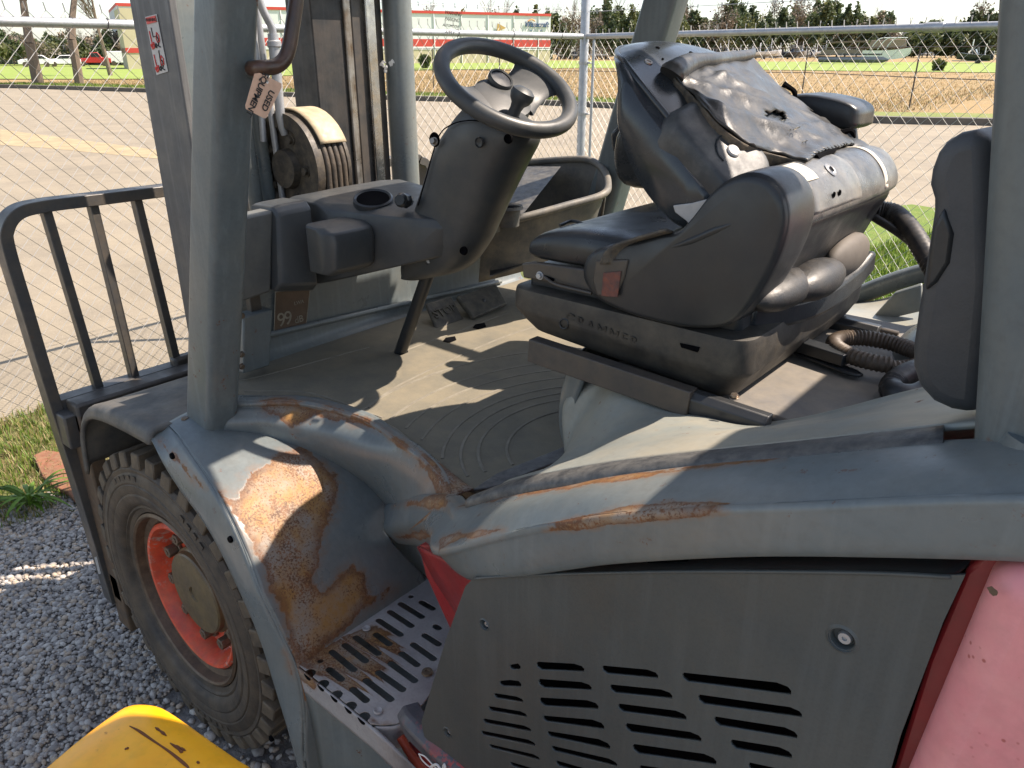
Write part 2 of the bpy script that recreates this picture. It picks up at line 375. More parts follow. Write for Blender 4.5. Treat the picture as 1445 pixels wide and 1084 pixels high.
sheet('road', [(FX - 60, -60), (FX + .04, -60), (FX + .04, CY + .6), tuple(fr(.6, 4.6)), tuple(fr(22, 4.6))] + [(p[0], p[1]) for p in E1[::-1]] + [(-90, -20)], -.012, ASPH)
sheet('verge', [(FX + .0, -12), (FX + 1.02, -12), (FX + 1.02, 0), (FX + 1.13, .2), (FX + 1.2, CY - .6), (FX, CY - .6)], -.004, GREENG)
sheet('lawn', [(FX, CY - .6), (FX + 1.2, CY - .6), tuple(fr(1, -3)), tuple(fr(40, -3)), tuple(fr(40, 4.8)), tuple(fr(.5, 4.8)), (FX, CY + .5)], -.004, M('lawn_green', (.11, .19, .018), .95, col2=(.17, .21, .035), scale=6, bump=1, bscale=60, bdist=.03))
# far kerb and the green strip behind it, following the road edge read off the photo
def strip(name, A, wd, z0, z1, mat, kind='structure'):
    T = np.gradient(A, axis=0)[:, :2]; T /= np.linalg.norm(T, axis=1)[:, None]; Nn = np.stack([-T[:, 1], T[:, 0]], 1)
    V = []
    for p, n in zip(A, Nn):
        V += [(p[0], p[1], z0), (p[0], p[1], z1), (*(p[:2] + n * wd), z1), (*(p[:2] + n * wd), z0)]
    return mesh(name, V, grid_faces(len(A), 4, cv=True), mat, kind=kind, smooth=False)
strip('kerb', E1, .35, -.02, .16, KERB)
def ribbon(name, A, o0, o1, z, mat):
    T = np.gradient(A, axis=0)[:, :2]; T /= np.linalg.norm(T, axis=1)[:, None]; Nn = np.stack([-T[:, 1], T[:, 0]], 1); V = []
    for p, n in zip(A, Nn): V += [(*(p[:2] + n * o0), z), (*(p[:2] + n * o1), z)]
    return mesh(name, V, grid_faces(len(A), 2), mat, kind='structure', smooth=False)
ribbon('grass_strip', E1, .35, 2.2, .15, GREENF0 := M('verge_grass', (.13, .18, .03), .95, col2=(.20, .19, .06), scale=3, bump=1, bscale=30, bdist=.03))
GREENF = M('bright_far_grass', (.16, .24, .03), .95, col2=(.22, .26, .06), scale=.5, bump=.5, bscale=10, bdist=.03)
sheet('far_grass', [tuple(Z(-300, 112, 0)[:2]), tuple(Z(300, 112, 0)[:2]), tuple(Z(560, 100, 0)[:2]), tuple(Z(830, 96, 0)[:2]), tuple(Z(1500, 104, 0)[:2]), tuple(Z(1500, 89, 0)[:2]), tuple(Z(830, 86, 0)[:2]), tuple(Z(560, 84, 0)[:2]), tuple(Z(-300, 90, 0)[:2])], .03, GREENF)
# paler worn patch and darker repair on the road
sheet('road_patch', [tuple(Z(*p, 0)[:2]) for p in ((0, 182), (60, 190), (230, 212), (230, 224), (60, 208), (0, 204))], -.008, M('pale_sand_on_road', (.34, .27, .16), .95, bump=.3, scale=2))
# ---------------------------------------------------------------- grass, leaves and stones
def blades(name, pts, hmin, hmax, wd, mats, lean=.5, seed=1):
    r = np.random.default_rng(seed); n = len(pts); a = r.uniform(0, 2 * math.pi, n); h = r.uniform(hmin, hmax, n); ln = r.uniform(0, lean, n) * h
    d = np.stack([np.cos(a), np.sin(a), 0 * a], 1); s = np.stack([-np.sin(a), np.cos(a), 0 * a], 1) * wd
    b = np.asarray(pts); m_ = b + d * (ln * .35)[:, None] + np.array([0, 0, 1]) * (h * .6)[:, None]; t = b + d * ln[:, None] + np.array([0, 0, 1]) * h[:, None]
    V = np.empty((n, 5, 3)); V[:, 0] = b - s; V[:, 1] = b + s; V[:, 2] = m_ + s * .7; V[:, 3] = m_ - s * .7; V[:, 4] = t
    me = bpy.data.meshes.new(name); me.vertices.add(n * 5); me.vertices.foreach_set('co', V.reshape(-1))
    me.loops.add(n * 7); me.polygons.add(n * 2)
    base = np.arange(n)[:, None] * 5; me.loops.foreach_set('vertex_index', (base + np.array([0, 1, 2, 3, 3, 2, 4])).reshape(-1).astype(np.int32))
    ls = (np.arange(n)[:, None] * 7 + np.array([0, 4])).reshape(-1); me.polygons.foreach_set('loop_start', ls.astype(np.int32))
    for q in mats: me.materials.append(q)
    me.polygons.foreach_set('material_index', np.repeat(r.integers(0, len(mats), n), 2).astype(np.int32))
    me.update(calc_edges=True); me.validate(); o = link(name, me, None); o['kind'] = 'stuff'; return o
def leafm(name, col, tr=.35, rough=.55):
    m = M(name, col, rough, bump=0, scale=8, var=.4); t = m.node_tree; N = t.nodes; L = t.links; b = N['Principled BSDF']
    tl = N.new('ShaderNodeBsdfTranslucent'); src = b.inputs['Base Color'].links[0].from_socket; L.new(src, tl.inputs[0])
    mx = N.new('ShaderNodeMixShader'); mx.inputs[0].default_value = tr; L.new(b.outputs[0], mx.inputs[1]); L.new(tl.outputs[0], mx.inputs[2])
    L.new(mx.outputs[0], N['Material Output'].inputs[0]); return m
GR = [leafm('grass_green', (.10, .17, .02)), leafm('grass_yellow_green', (.19, .23, .04)), leafm('grass_straw', (.34, .27, .12)), leafm('grass_fresh', (.15, .24, .025))]
n = 42000
pts = np.stack([FX - .03 + 1.12 * rng.beta(1.1, 1.2, n), rng.uniform(-1.5, 3.2, n), np.zeros(n)], 1)
keep = rng.random(n) < .35 + .65 * (np.sin(pts[:, 1] * 5.1 + np.sin(pts[:, 0] * 9)) > -.2); pts = pts[keep & (pts[:, 0] < FX + 1.06 + .03 * np.sin(pts[:, 1] * 17))]
blades('weedy_grass', pts, .010, .050, .0026, GR + [GR[2]], .9, 2)
q = []
for i in range(90000):
    s = rng.uniform(1.6, 9.5); o_ = rng.uniform(-2.6, 4.4); p = fr(s, o_); q.append((p[0], p[1], 0))
blades('roadside_grass', np.array(q), .03, .10, .005, [GR[0], GR[3], GR[3], GR[1]], .8, 3)
q = np.array([(*(E1[int(i)][:2] + np.array([rng.normal(0, .4), rng.uniform(.4, 2.2)])), .15) for i in rng.uniform(10, 50, 9000)])
blades('kerbside_grass', q, .05, .13, .012, GR[:2] + [GR[3]], .6, 4)
q = []
for i in range(60000):
    k_ = rng.uniform(8, 52); b_ = E1[int(k_)]; o_ = 2.3 + 60 * rng.random() ** 1.8; tdir = E1[int(k_) + 1] - E1[int(k_) - 1]; tdir = tdir[:2] / np.linalg.norm(tdir[:2]); nn_ = np.array([-tdir[1], tdir[0]])
    q.append((*(b_[:2] + tdir * rng.uniform(-1, 1) + nn_ * o_), -.01))
DRYB = [leafm('straw_blade', (.34, .23, .10)), leafm('brown_blade', (.22, .14, .065)), leafm('pale_straw_blade', (.42, .31, .15)), leafm('dry_olive_blade', (.20, .19, .07))]
blades('dry_field_grass', np.array(q), .03, .13, .014, DRYB, 1.2, 8)
# gravel stones
ico = bmesh.new(); bmesh.ops.create_icosphere(ico, subdivisions=1, radius=1); IV = np.array([v.co[:] for v in ico.verts]); IF = np.array([[v.index for v in f.verts] for f in ico.faces]); ico.free()
def stones(name, P, r0, r1, mats, seed=5):
    r = np.random.default_rng(seed); n = len(P); k = len(IV); sz = r0 + (r1 - r0) * r.random(n) ** 2.5
    ax = r.normal(size=(n, 3)); ax /= np.linalg.norm(ax, axis=1)[:, None]; th = r.uniform(0, 6.28, n); K = np.zeros((n, 3, 3))
    K[:, 0, 1] = -ax[:, 2]; K[:, 0, 2] = ax[:, 1]; K[:, 1, 0] = ax[:, 2]; K[:, 1, 2] = -ax[:, 0]; K[:, 2, 0] = -ax[:, 1]; K[:, 2, 1] = ax[:, 0]
    Rm = np.eye(3) + np.sin(th)[:, None, None] * K + (1 - np.cos(th))[:, None, None] * (K @ K)
    sc = r.uniform(.55, 1.2, (n, 1, 3)); V = IV[None] * sc * r.uniform(.8, 1.15, (n, k, 1)); V = np.einsum('nij,nkj->nki', Rm, V) * sz[:, None, None]
    V[:, :, 2] *= .75; V += P[:, None, :] + np.array([0, 0, 1]) * (sz * .25)[:, None, None]
    F = (IF[None] + np.arange(n)[:, None, None] * k).reshape(-1, 3); me = bpy.data.meshes.new(name)
    me.vertices.add(n * k); me.vertices.foreach_set('co', V.reshape(-1)); me.loops.add(F.size); me.loops.foreach_set('vertex_index', F.reshape(-1).astype(np.int32))
    me.polygons.add(len(F)); me.polygons.foreach_set('loop_start', np.arange(0, F.size, 3).astype(np.int32))
    for q in mats: me.materials.append(q)
    me.polygons.foreach_set('material_index', np.repeat(r.integers(0, len(mats), n), len(IF)).astype(np.int32))
    me.update(calc_edges=True); o = link(name, me, None); o['kind'] = 'stuff'; return o
SM = [M('stone_' + c_, col, .8, bump=.4, bscale=200, scale=40) for c_, col in (('grey', (.37, .34, .31)), ('pale', (.48, .45, .41)), ('dark', (.27, .25, .235)), ('warm', (.42, .34, .26)))]
n = 60000; P = np.stack([rng.uniform(-3.3, -1.85, n), rng.uniform(-1.3, 1.1, n), np.full(n, -.005)], 1)
stones('gravel', P, .0038, .0135, SM)
n = 5200; P = np.stack([rng.uniform(-1.9, -.2, n), rng.uniform(-.8, .9, n), np.full(n, -.005)], 1)
stones('gravel_under_truck', P, .007, .02, SM, 6)
# ---------------------------------------------------------------- chain-link fences
def bars(name, segs, r, mat, parent, sides=5, **k):
    V = []; F = []
    for a, b in segs:
        a = np.asarray(a, float); b = np.asarray(b, float); t = b - a; t /= np.linalg.norm(t) + 1e-9
        u = np.cross(t, [0, 0, 1.] if abs(t[2]) < .9 else [1., 0, 0]); u /= np.linalg.norm(u); v = np.cross(t, u); o = len(V)
        for p in (a, b):
            for j in range(sides): A_ = 2 * math.pi * j / sides; V.append(p + r * (math.cos(A_) * u + math.sin(A_) * v))
        for j in range(sides): F.append((o + j, o + (j + 1) % sides, o + sides + (j + 1) % sides, o + sides + j))
        F.append(tuple(range(o, o + sides))[::-1]); F.append(tuple(range(o + sides, o + 2 * sides)))
    return mesh(name, V, F, mat, parent, fix=False, smooth=sides > 5, **k)
def chain(name, A, B, h, parent, cell=.0425, r=.0017, z0=.03):
    """woven diamonds: every wire is a zigzag from bottom to twisted top"""
    A = np.array([*A, 0.]); B = np.array([*B, 0.]); L_ = np.linalg.norm(B - A); t = (B - A) / L_; nrm = np.array([-t[1], t[0], 0]); n = int(L_ / cell / 1.0); V = []; F = []
    rows = int(h / (cell * 1.02)); rnd = random.Random(3)
    for i in range(n):
        s0 = i * cell; P = []
        for k_ in range(rows + 1):
            sx = s0 + (cell / 2 if ((k_ + i) % 2) else -cell / 2); off = .0022 * (1 if (k_ + i) % 2 else -1)
            sag = .012 * math.sin(k_ / rows * 3.1 + s0 * .7)
            P.append(A + t * sx + nrm * (off + sag) + np.array([0, 0, z0 + k_ * (h - z0 + .05) / rows]))
        P.append(P[-1] + t * (cell * .12) * (1 if rnd.random() < .5 else -1) + np.array([0, 0, .035]))
        o = len(V)
        for p in P:
            for j in range(3): a_ = 2 * math.pi * j / 3 + .5; V.append(p + r * (math.cos(a_) * nrm + 1.25 * math.sin(a_) * t))
        for m_ in range(len(P) - 1):
            for j in range(3): F.append((o + m_ * 3 + j, o + m_ * 3 + (j + 1) % 3, o + m_ * 3 + 3 + (j + 1) % 3, o + m_ * 3 + 3 + j))
    return mesh(name, V, F, WIRE, parent, fix=False, smooth=False, kind='stuff')
fence = thing('chain_link_fence', 'galvanised chain link fence left of the forklift with barbed wire, beside the tan road', 'fence', (FX, CY, 0))
chain('chain_link_mesh', (FX, -1.2), (FX, CY), 1.83, fence)
bars('top_rail', [((FX, -1.4, 1.83), (FX, 2.2, 1.83)), ((FX, 2.2, 1.83), (FX, CY, 1.83))], .0225, GALV, fence, 16)
def barb(name, A, B, parent, nb):
    A = np.array(A); B = np.array(B); P = [A + (B - A) * i / 12 - np.array([0, 0, .02 * math.sin(i / 12 * math.pi)]) for i in range(13)]
    sg = [(P[i], P[i + 1]) for i in range(12)]; t = (B - A) / np.linalg.norm(B - A)
    for i in range(nb):
        p = A + (B - A) * (i + .5) / nb - np.array([0, 0, .02 * math.sin((i + .5) / nb * math.pi)])
        for s_ in (1, -1): sg.append((p - (t * .4 + np.array([0, 0, s_])) * .016, p + (t * .4 + np.array([0, 0, s_])) * .016))
    return bars(name, sg, .0022, GALV, parent, 4)
zc = Z(0, 0, 1)  # unused direction helper kept simple
for zz in (2.02, 2.17): barb('barbed_wire', (FX, -1.2, zz), (FX, CY, zz), fence, 55)
def post(parent, x, y, h, r=.024, name='post'):
    return lathe(name, [(0, 0), (r, 0), (r, h - .02), (r * .8, h), (0, h + .01)], (x, y, 0), (0, 0, 1), GALV, parent, 20)
post(fence, FX, CY, 2.35, .038, 'corner_post'); post(fence, FX - .02, 2.08, 1.80, .022)
for zz in (1.83, 1.62, 1.2, .8, .4):
    lathe('clamp', [(.036, -.012), (.046, -.012), (.046, .012), (.036, .012)], (FX, CY, zz), (0, 0, 1), GALV, fence, 20)
    box('clamp_bolt', (FX + .04, CY - .012, zz - .008), (FX + .075, CY + .012, zz + .008), GALV, fence, .003)
for yy in np.arange(-.6, CY, .62):   # tie wires over the rail
    P = [(FX + .026 * math.cos(a), yy + .004 * a, 1.83 + .026 * math.sin(a)) for a in np.linspace(-1.2, 4.2, 12)]
    tube('tie_wire', P + [(FX + .005, yy + .02, 1.74)], .0019, DKMETAL, fence, 5, 1, smoothp=False)
fence2 = thing('chain_link_fence', 'galvanised chain link fence behind the seat, its thin posts and rail against the dry field', 'fence', (*fr(0), 0))
e2 = fr(9.2)
chain('chain_link_mesh', fr(.05), e2, 1.80, fence2)
bars('top_rail', [((*fr(.04), 1.83), (*fr(3.1), 1.83)), ((*fr(3.1), 1.83), (*e2, 1.83))], .0215, GALV, fence2, 16)
lathe('rail_coupling', [(.022, -.06), (.027, -.055), (.027, .055), (.022, .06)], (*fr(3.1), 1.83), (*fdir, 0), GALV, fence2, 16)
for zz in (2.02, 2.17): barb('barbed_wire', (*fr(.04), zz), (*e2, zz), fence2, 40)
post(fence2, *fr(.13), 1.80, .012, 'tension_bar')
post(fence2, *e2, 1.85, .03)
# far fence across the road: thin dark posts and a mid wire
ff = thing('field_fence', 'distant wire fence with thin dark posts across the road before the dry field', 'fence', tuple(Z(1130, 137, 0)))
fp = [Z(x_, y_, 0) for x_, y_ in ((420, 121), (520, 124), (612, 127), (705, 130), (900, 134), (1010, 135), (1131, 137), (1283, 152), (1440, 165))]
for p in fp: bars('post', [((p[0], p[1], 0), (p[0], p[1], 1.9))], .026, DKMETAL, ff, 6)
bars('rail_wire', [((*a[:2], zz), (*b[:2], zz)) for a, b in zip(fp, fp[1:]) for zz in (1.88, .95)], .015, DKMETAL, ff, 4)
# ================================================================== FAR BACKGROUND
LEAF = [leafm('pine_green', (.095, .125, .045), .3), leafm('pine_dark', (.065, .095, .04), .3), leafm('pine_olive', (.15, .165, .06), .3)]
LEAFB = [leafm('bud_brown', (.24, .18, .12), .2), leafm('bud_grey', (.22, .19, .15), .2), leafm('bud_olive', (.13, .13, .05), .25)]
BARK = M('grey_bark', (.17, .13, .095), .9, bump=.6, scale=20)
HOUSEW = M('white_wall_paint', (.62, .645, .66), .7, bump=.05, scale=.4, var=.12)
BEIGEW = M('beige_wall', (.50, .44, .30), .8, bump=.05, scale=.4, var=.15)
REDW = M('red_band', (.50, .05, .035), .6, bump=.05, scale=.4, var=.15)
ROOFG = M('grey_roof', (.25, .26, .28), .7, bump=.05, scale=1)
CARM = {'red': M('red_car_paint', (.42, .02, .02), .3, bump=0), 'white': M('white_car_paint', (.82, .83, .85), .3, bump=0), 'dark': M('dark_car_paint', (.03, .035, .05), .3, bump=0), 'blue': M('blue_boat_paint', (.05, .10, .2), .3, bump=0)}
GLASS = M('dark_glass', (.02, .025, .03), .1, bump=0)
def crown(name, c, rx, rz, n, mats, parent, seed, sz, cone=0):
    r = np.random.default_rng(seed); cl = r.normal(size=(14, 3)); cl /= np.linalg.norm(cl, axis=1)[:, None] ; cl *= r.uniform(.35, 1.0, (14, 1))
    k = r.integers(0, 14, n); p = cl[k] + r.normal(0, .17, (n, 3)); p[:, 2] = np.clip(p[:, 2], -1, 1.15)
    if cone: sc = 1 - .75 * (p[:, 2] * .5 + .5) * cone; p[:, 0] *= sc; p[:, 1] *= sc
    P = np.asarray(c) + p * np.array([rx, rx, rz]); a = r.normal(size=(n, 3)); a /= np.linalg.norm(a, axis=1)[:, None]; b = np.cross(a, r.normal(size=(n, 3))); b /= np.linalg.norm(b, axis=1)[:, None]
    s = sz * r.uniform(.5, 1.3, (n, 1)); V = np.stack([P + a * s, P + b * s * .6, P - a * s, P - b * s * .6], 1).reshape(-1, 3)
    me = bpy.data.meshes.new(name); me.vertices.add(n * 4); me.vertices.foreach_set('co', V.reshape(-1)); me.loops.add(n * 4); me.loops.foreach_set('vertex_index', np.arange(n * 4, dtype=np.int32))
    me.polygons.add(n); me.polygons.foreach_set('loop_start', np.arange(0, n * 4, 4, dtype=np.int32))
    for q in mats: me.materials.append(q)
    me.polygons.foreach_set('material_index', ((k * 7) % len(mats)).astype(np.int32)); me.update(calc_edges=True); return link(name, me, None, parent)
def limbs(name, base, h, r0, parent, seed, depth=4, spread=.5, mat=None, first=.35, up=.35):
    r = random.Random(seed); V = []; F = []
    def seg(a, b, ra, rb, q=5):
        t = (b - a).normalized(); u = t.cross(Vector((.3, .9, .1))).normalized(); v = t.cross(u); o = len(V)
        for p, rr in ((a, ra), (b, rb)):
            for j in range(q): A_ = 6.283 * j / q; V.append(p + u * (rr * math.cos(A_)) + v * (rr * math.sin(A_)))
        for j in range(q): F.append((o + j, o + (j + 1) % q, o + q + (j + 1) % q, o + q + j))
    def grow(p, d, L, rr, k):
        n = 4
        for i in range(n):
            d2 = (d + Vector((r.gauss(0, .12), r.gauss(0, .12), r.gauss(0, .06) + .03))).normalized(); q = p + d2 * L / n; seg(p, q, rr * (1 - .5 * i / n), rr * (1 - .5 * (i + 1) / n), 5 if k > 1 else 3)
            p, d = q, d2
            if k > 0 and (i > 0 or k < depth):
                for _ in range(2 if k > 1 else 3):
                    e = (d + Vector((r.gauss(0, spread), r.gauss(0, spread), abs(r.gauss(0, .2)) + up * .4))).normalized(); grow(p, e, L * r.uniform(.42, .62), rr * (1 - .5 * (i + 1) / n) * .55, k - 1)
    b = Vector([float(c) for c in base]); m0 = b + Vector((r.gauss(0, .02) * h, r.gauss(0, .02) * h, h * first)); seg(b - Vector((0, 0, .1)), m0, r0, r0 * .85, 8)
    grow(m0, Vector((0, 0, 1)), h * .55, r0 * .8, depth); return mesh(name, V, F, mat or BARK, parent, fix=False, smooth=False)
def gy(px, y0): return Z(px, y0, 0)
def treeat(px, dist, htop, kind, label, group, seed, wpx=None):
    """px column, distance along the ground, top at photo row htop"""
    r = ray(px, 74.5); d = r[:2] / np.linalg.norm(r[:2]); b = np.array([*(CAM[:2] + d * dist), 0]); hz = ray(px, htop); h = CAM[2] + hz[2] / np.linalg.norm(hz[:2]) * dist
    t = thing({'pine': 'pine_tree', 'bare': 'bare_tree', 'bush': 'shrub'}[kind], label, 'tree' if kind != 'bush' else 'shrub', tuple(b), group)
    w_ = (wpx or 40) / 1085 * dist / 2
    if kind == 'pine':
        bars('trunk', [(b, b + np.array([0, 0, h * .6]))], .018 * h, BARK, t, 7); crown('crown', b + np.array([0, 0, h * .54]), w_ * 1.25, h * .46, 2200, LEAF, t, seed, dist * .0021, .7)
    elif kind == 'bare':
        limbs('branches', b, h, .014 * h, t, seed, 3, .42); crown('crown', b + np.array([0, 0, h * .55]), w_ * 1.2, h * .45, 1300, LEAFB, t, seed, dist * .0014)
    else: crown('crown', b + np.array([0, 0, h * .45]), w_, h * .5, 300, LEAF[:1] + LEAF[2:], t, seed, dist * .004)
    return t
rt = random.Random(11); G1 = 'pines and bare trees along the horizon'
far = []
for i, px in enumerate(range(925, 1400, 11)):
    top = 14 + 13 * math.sin(px * .021) + 9 * math.sin(px * .09) + rt.uniform(-6, 8) + (px > 1230) * 8 - (px < 1030) * 6
    far.append((px + rt.uniform(-4, 4), 330 + rt.uniform(-10, 50), top, 'bare' if rt.random() < .28 else 'pine', rt.uniform(26, 46)))
for px in range(778, 900, 9): far.append((px, 240 + rt.uniform(-20, 40), 16 + rt.uniform(-10, 14) - (px > 835) * 8, 'bare' if rt.random() < .6 else 'pine', rt.uniform(24, 40)))
for px, tp in ((584, 6), (602, 12), (651, 13), (690, 6), (708, 10), (726, 12), (756, 13), (770, 16)): far.append((px, 175, tp, 'bare' if px in (690, 708, 602) else 'pine', 20))
for px in range(-20, 205, 12): far.append((px, 140 + rt.uniform(-8, 25), 42 + rt.uniform(-8, 14), 'pine' if rt.random() < .7 else 'bare', rt.uniform(26, 44)))
for i, (px, d_, tp, kd, w_) in enumerate(far):
    treeat(px, d_, tp, kd, 'dark green pine among the far tree line' if kd == 'pine' else 'leafless brown tree among the far tree line', 'distant ' + ('pines' if kd == 'pine' else 'bare trees') + ' along the horizon', 100 + i, w_)
# three tall bare trees behind the left fence
for i, (px, d_, tp, lb) in enumerate(((44, 52, -90, 'tall bare tree with forked trunk, leftmost behind the chain link fence'), (103, 50, -110, 'tall bare tree with spreading limbs behind the fence, nearer the mast'), (150, 74, -20, 'slimmer bare tree just left of the mast upright'))):
    r_ = ray(px, 74.5); d = r_[:2] / np.linalg.norm(r_[:2]); b = np.array([*(CAM[:2] + d * d_), 0]); hz = ray(px, tp); h = CAM[2] + hz[2] / np.linalg.norm(hz[:2]) * d_
    t = thing('bare_tree', lb, 'tree', tuple(b)); limbs('branches', b, h, .30 - .06 * i, t, 31 + i, 4, .55, first=.3, up=.2)
# ---------------------------------------------------------------- the long white building with red bands
def wallbox(name, A, B, z0, z1, th, mat, parent, out=0):
    A = np.asarray(A)[:2]; B = np.asarray(B)[:2]; t = (B - A) / np.linalg.norm(B - A); n = np.array([t[1], -t[0]]); n = n if n @ (CAM[:2] - A) > 0 else -n
    P = [(*(A + n * out), z0), (*(B + n * out), z0), (*(B - n * th), z0), (*(A - n * th), z0)]
    return prism(name, P, (0, 0, z1 - z0), mat, parent, bevel=0, smooth=False)
B1 = Z(776, 88.5, 0); B0 = B1 + (Z(300, 91.5, 0) - B1) * 1.2
bld = thing('warehouse', 'long low white building with red roof edge and broad red stripe beyond the fence', 'building', tuple(B1))
HB = 8.35
wallbox('lower_wall', B0, B1, 0, 2.7, 25, BEIGEW, bld, 0); wallbox('red_stripe', B0, B1, 2.7, 3.9, 25, REDW, bld, .05); wallbox('upper_wall', B0, B1, 3.9, HB - .42, 25, HOUSEW, bld, 0); wallbox('roof_edge', B0, B1, HB - .42, HB, 25.1, REDW, bld, .15)
wallbox('white_stripe', B0, B1, 2.2, 2.7, .1, HOUSEW, bld, .06)
tb = (B1 - B0)[:2]; Lb = np.linalg.norm(tb); tb /= Lb; nb_ = np.array([tb[1], -tb[0]]); nb_ = nb_ if nb_ @ (CAM[:2] - B0[:2]) > 0 else -nb_
for i in range(14):
    p = B0[:2] + tb * (Lb * (i + .5) / 14) + nb_ * .08; box('downpipe', (p[0] - .06, p[1] - .06, 0), (p[0] + .06, p[1] + .06, HB - .45), HOUSEW, bld, 0)
# wall sign: lettering and small pictures
def onwall(px, py):
    r = ray(px, py); q = CAM[:2] - B0[:2]; M_ = np.array([[r[0], -tb[0]], [r[1], -tb[1]]]); s_ = np.linalg.solve(M_, -(q - nb_ * .2)); return CAM + r * s_[0]
dd = -1 if (onwall(770, 40) - onwall(740, 40)) @ np.array([*tb, 0]) < 0 else 1; ux = np.array([*(tb * dd), 0])
text('sign_lettering', 'Wasscraft', onwall(757, 35), ux, (0, 0, 1), 1.25, CARM['blue'], bld, .05, shear=.3, off=.03)
tube('sign_arc', [onwall(745, 30), onwall(750, 27.5), onwall(755, 30)], .12, M('orange_print', (.6, .3, .08), .6, bump=0), bld, 6, 5)
prism('sign_arrow', [onwall(702, 33), onwall(714, 39.5), onwall(701, 45)], (*(nb_ * .1), 0), M('tan_print', (.50, .33, .10), .6, bump=0), bld, 0)
for px, w_ in ((748, 2.5), (762, 3)): prism('sign_mark', [onwall(px, 43), onwall(px + w_, 43), onwall(px + w_, 44.2), onwall(px, 44.2)], (*(nb_ * .1), 0), CARM['blue'], bld, 0)
# pale building end seen just left of the mast
b2a = Z(182, 98, 0); b2b = Z(300, 97, 0); b2 = thing('shed', 'beige shed with a dark red band just left of the mast', 'building', tuple(b2a))
wallbox('wall', b2a, b2b, 0, 6.2, 8, BEIGEW, b2, 0); wallbox('red_band', b2a, b2b, 1.7, 2.2, 8, REDW, b2, .05)
# ---------------------------------------------------------------- tall mesh fence and cars on the left
MESHG = M('grey_green_windscreen', (.14, .155, .135), .9, bump=.2, scale=1.5)
wf = thing('screened_fence', 'long grey screened fence with slanting posts in front of the left tree line', 'fence', tuple(Z(90, 106, 0)))
a0 = Z(-60, 91, 0); a1 = Z(200, 91.5, 0); t_ = (a1 - a0) / np.linalg.norm(a1 - a0); n_ = np.array([-t_[1], t_[0], 0])
V = [a0, a1, a1 + np.array([0, 0, 2.6]), a0 + np.array([0, 0, 2.6])]; prism('screen', V, n_ * .04, MESHG, wf, 0)
for i in range(24):
    p = a0 + (a1 - a0) * (i + .5) / 24 - n_ * .1 * np.sign(n_ @ (a0 - CAM)); bars('post', [(p, p + np.array([0, 0, 2.9]))], .05, GALV, wf, 6)
bars('top_wire', [(a0 + np.array([0, 0, 2.72]), a1 + np.array([0, 0, 2.72]))], .03, GALV, wf, 5)
def car(px, py, L_, kind, col, label, ang=0):
    b = Z(px, py, 0); r = ray(px, py); f = np.array([r[0], r[1], 0]); f /= np.linalg.norm(f); s = np.array([-f[1], f[0], 0]) * -1
    ca, sa = math.cos(ang), math.sin(ang); s, f = s * ca + f * sa, f * ca - s * sa
    t = thing(kind, label, {'pickup_truck': 'pickup', 'car': 'car', 'van': 'van'}[kind], tuple(b)); W = 1.8
    prof = {'car': [(0, .35), (0, .8), (.12, .95), (.28, 1.0), (.4, 1.42), (.72, 1.45), (.88, 1.0), (1, .9), (1, .35)], 'pickup_truck': [(0, .45), (0, 1.05), (.42, 1.05), (.44, 1.75), (.66, 1.78), (.76, 1.15), (1, 1.05), (1, .45)], 'van': [(0, .4), (0, 1.9), (.7, 1.95), (.85, 1.2), (1, 1.0), (1, .4)]}[kind]
    P = [b + s * ((u - .5) * L_) + np.array([0, 0, z]) for u, z in prof]; prism('body', P, f * W, CARM[col], t, .06)
    g = {'car': [(.32, 1.02), (.42, 1.36), (.70, 1.38), (.82, 1.02)], 'pickup_truck': [(.46, 1.2), (.47, 1.68), (.65, 1.70), (.72, 1.2)], 'van': [(.68, 1.25), (.68, 1.8), (.75, 1.65), (.83, 1.25)]}[kind]
    prism('window', [b - f * .02 + s * ((u - .5) * L_) + np.array([0, 0, z]) for u, z in g], f * (W + .04), GLASS, t, 0)
    for u in (.2, .8):
        for v in (0, W - .2): lathe('wheel', [(0, -.11), (.33, -.11), (.33, .11), (0, .11)], b + s * ((u - .5) * L_) + f * (v + .1) + np.array([0, 0, .33]), f, RUBBER, t, 16)
car(133, 94, 4.4, 'pickup_truck', 'red', 'red pickup truck parked before the screened fence')
car(92, 94.5, 4.0, 'car', 'white', 'white car parked just left of the red pickup'); car(52, 95, 4.0, 'car', 'white', 'white car half hidden in the grass, leftmost of the parked cars'); car(176, 93, 4.4, 'van', 'white', 'white van parked right of the red pickup')
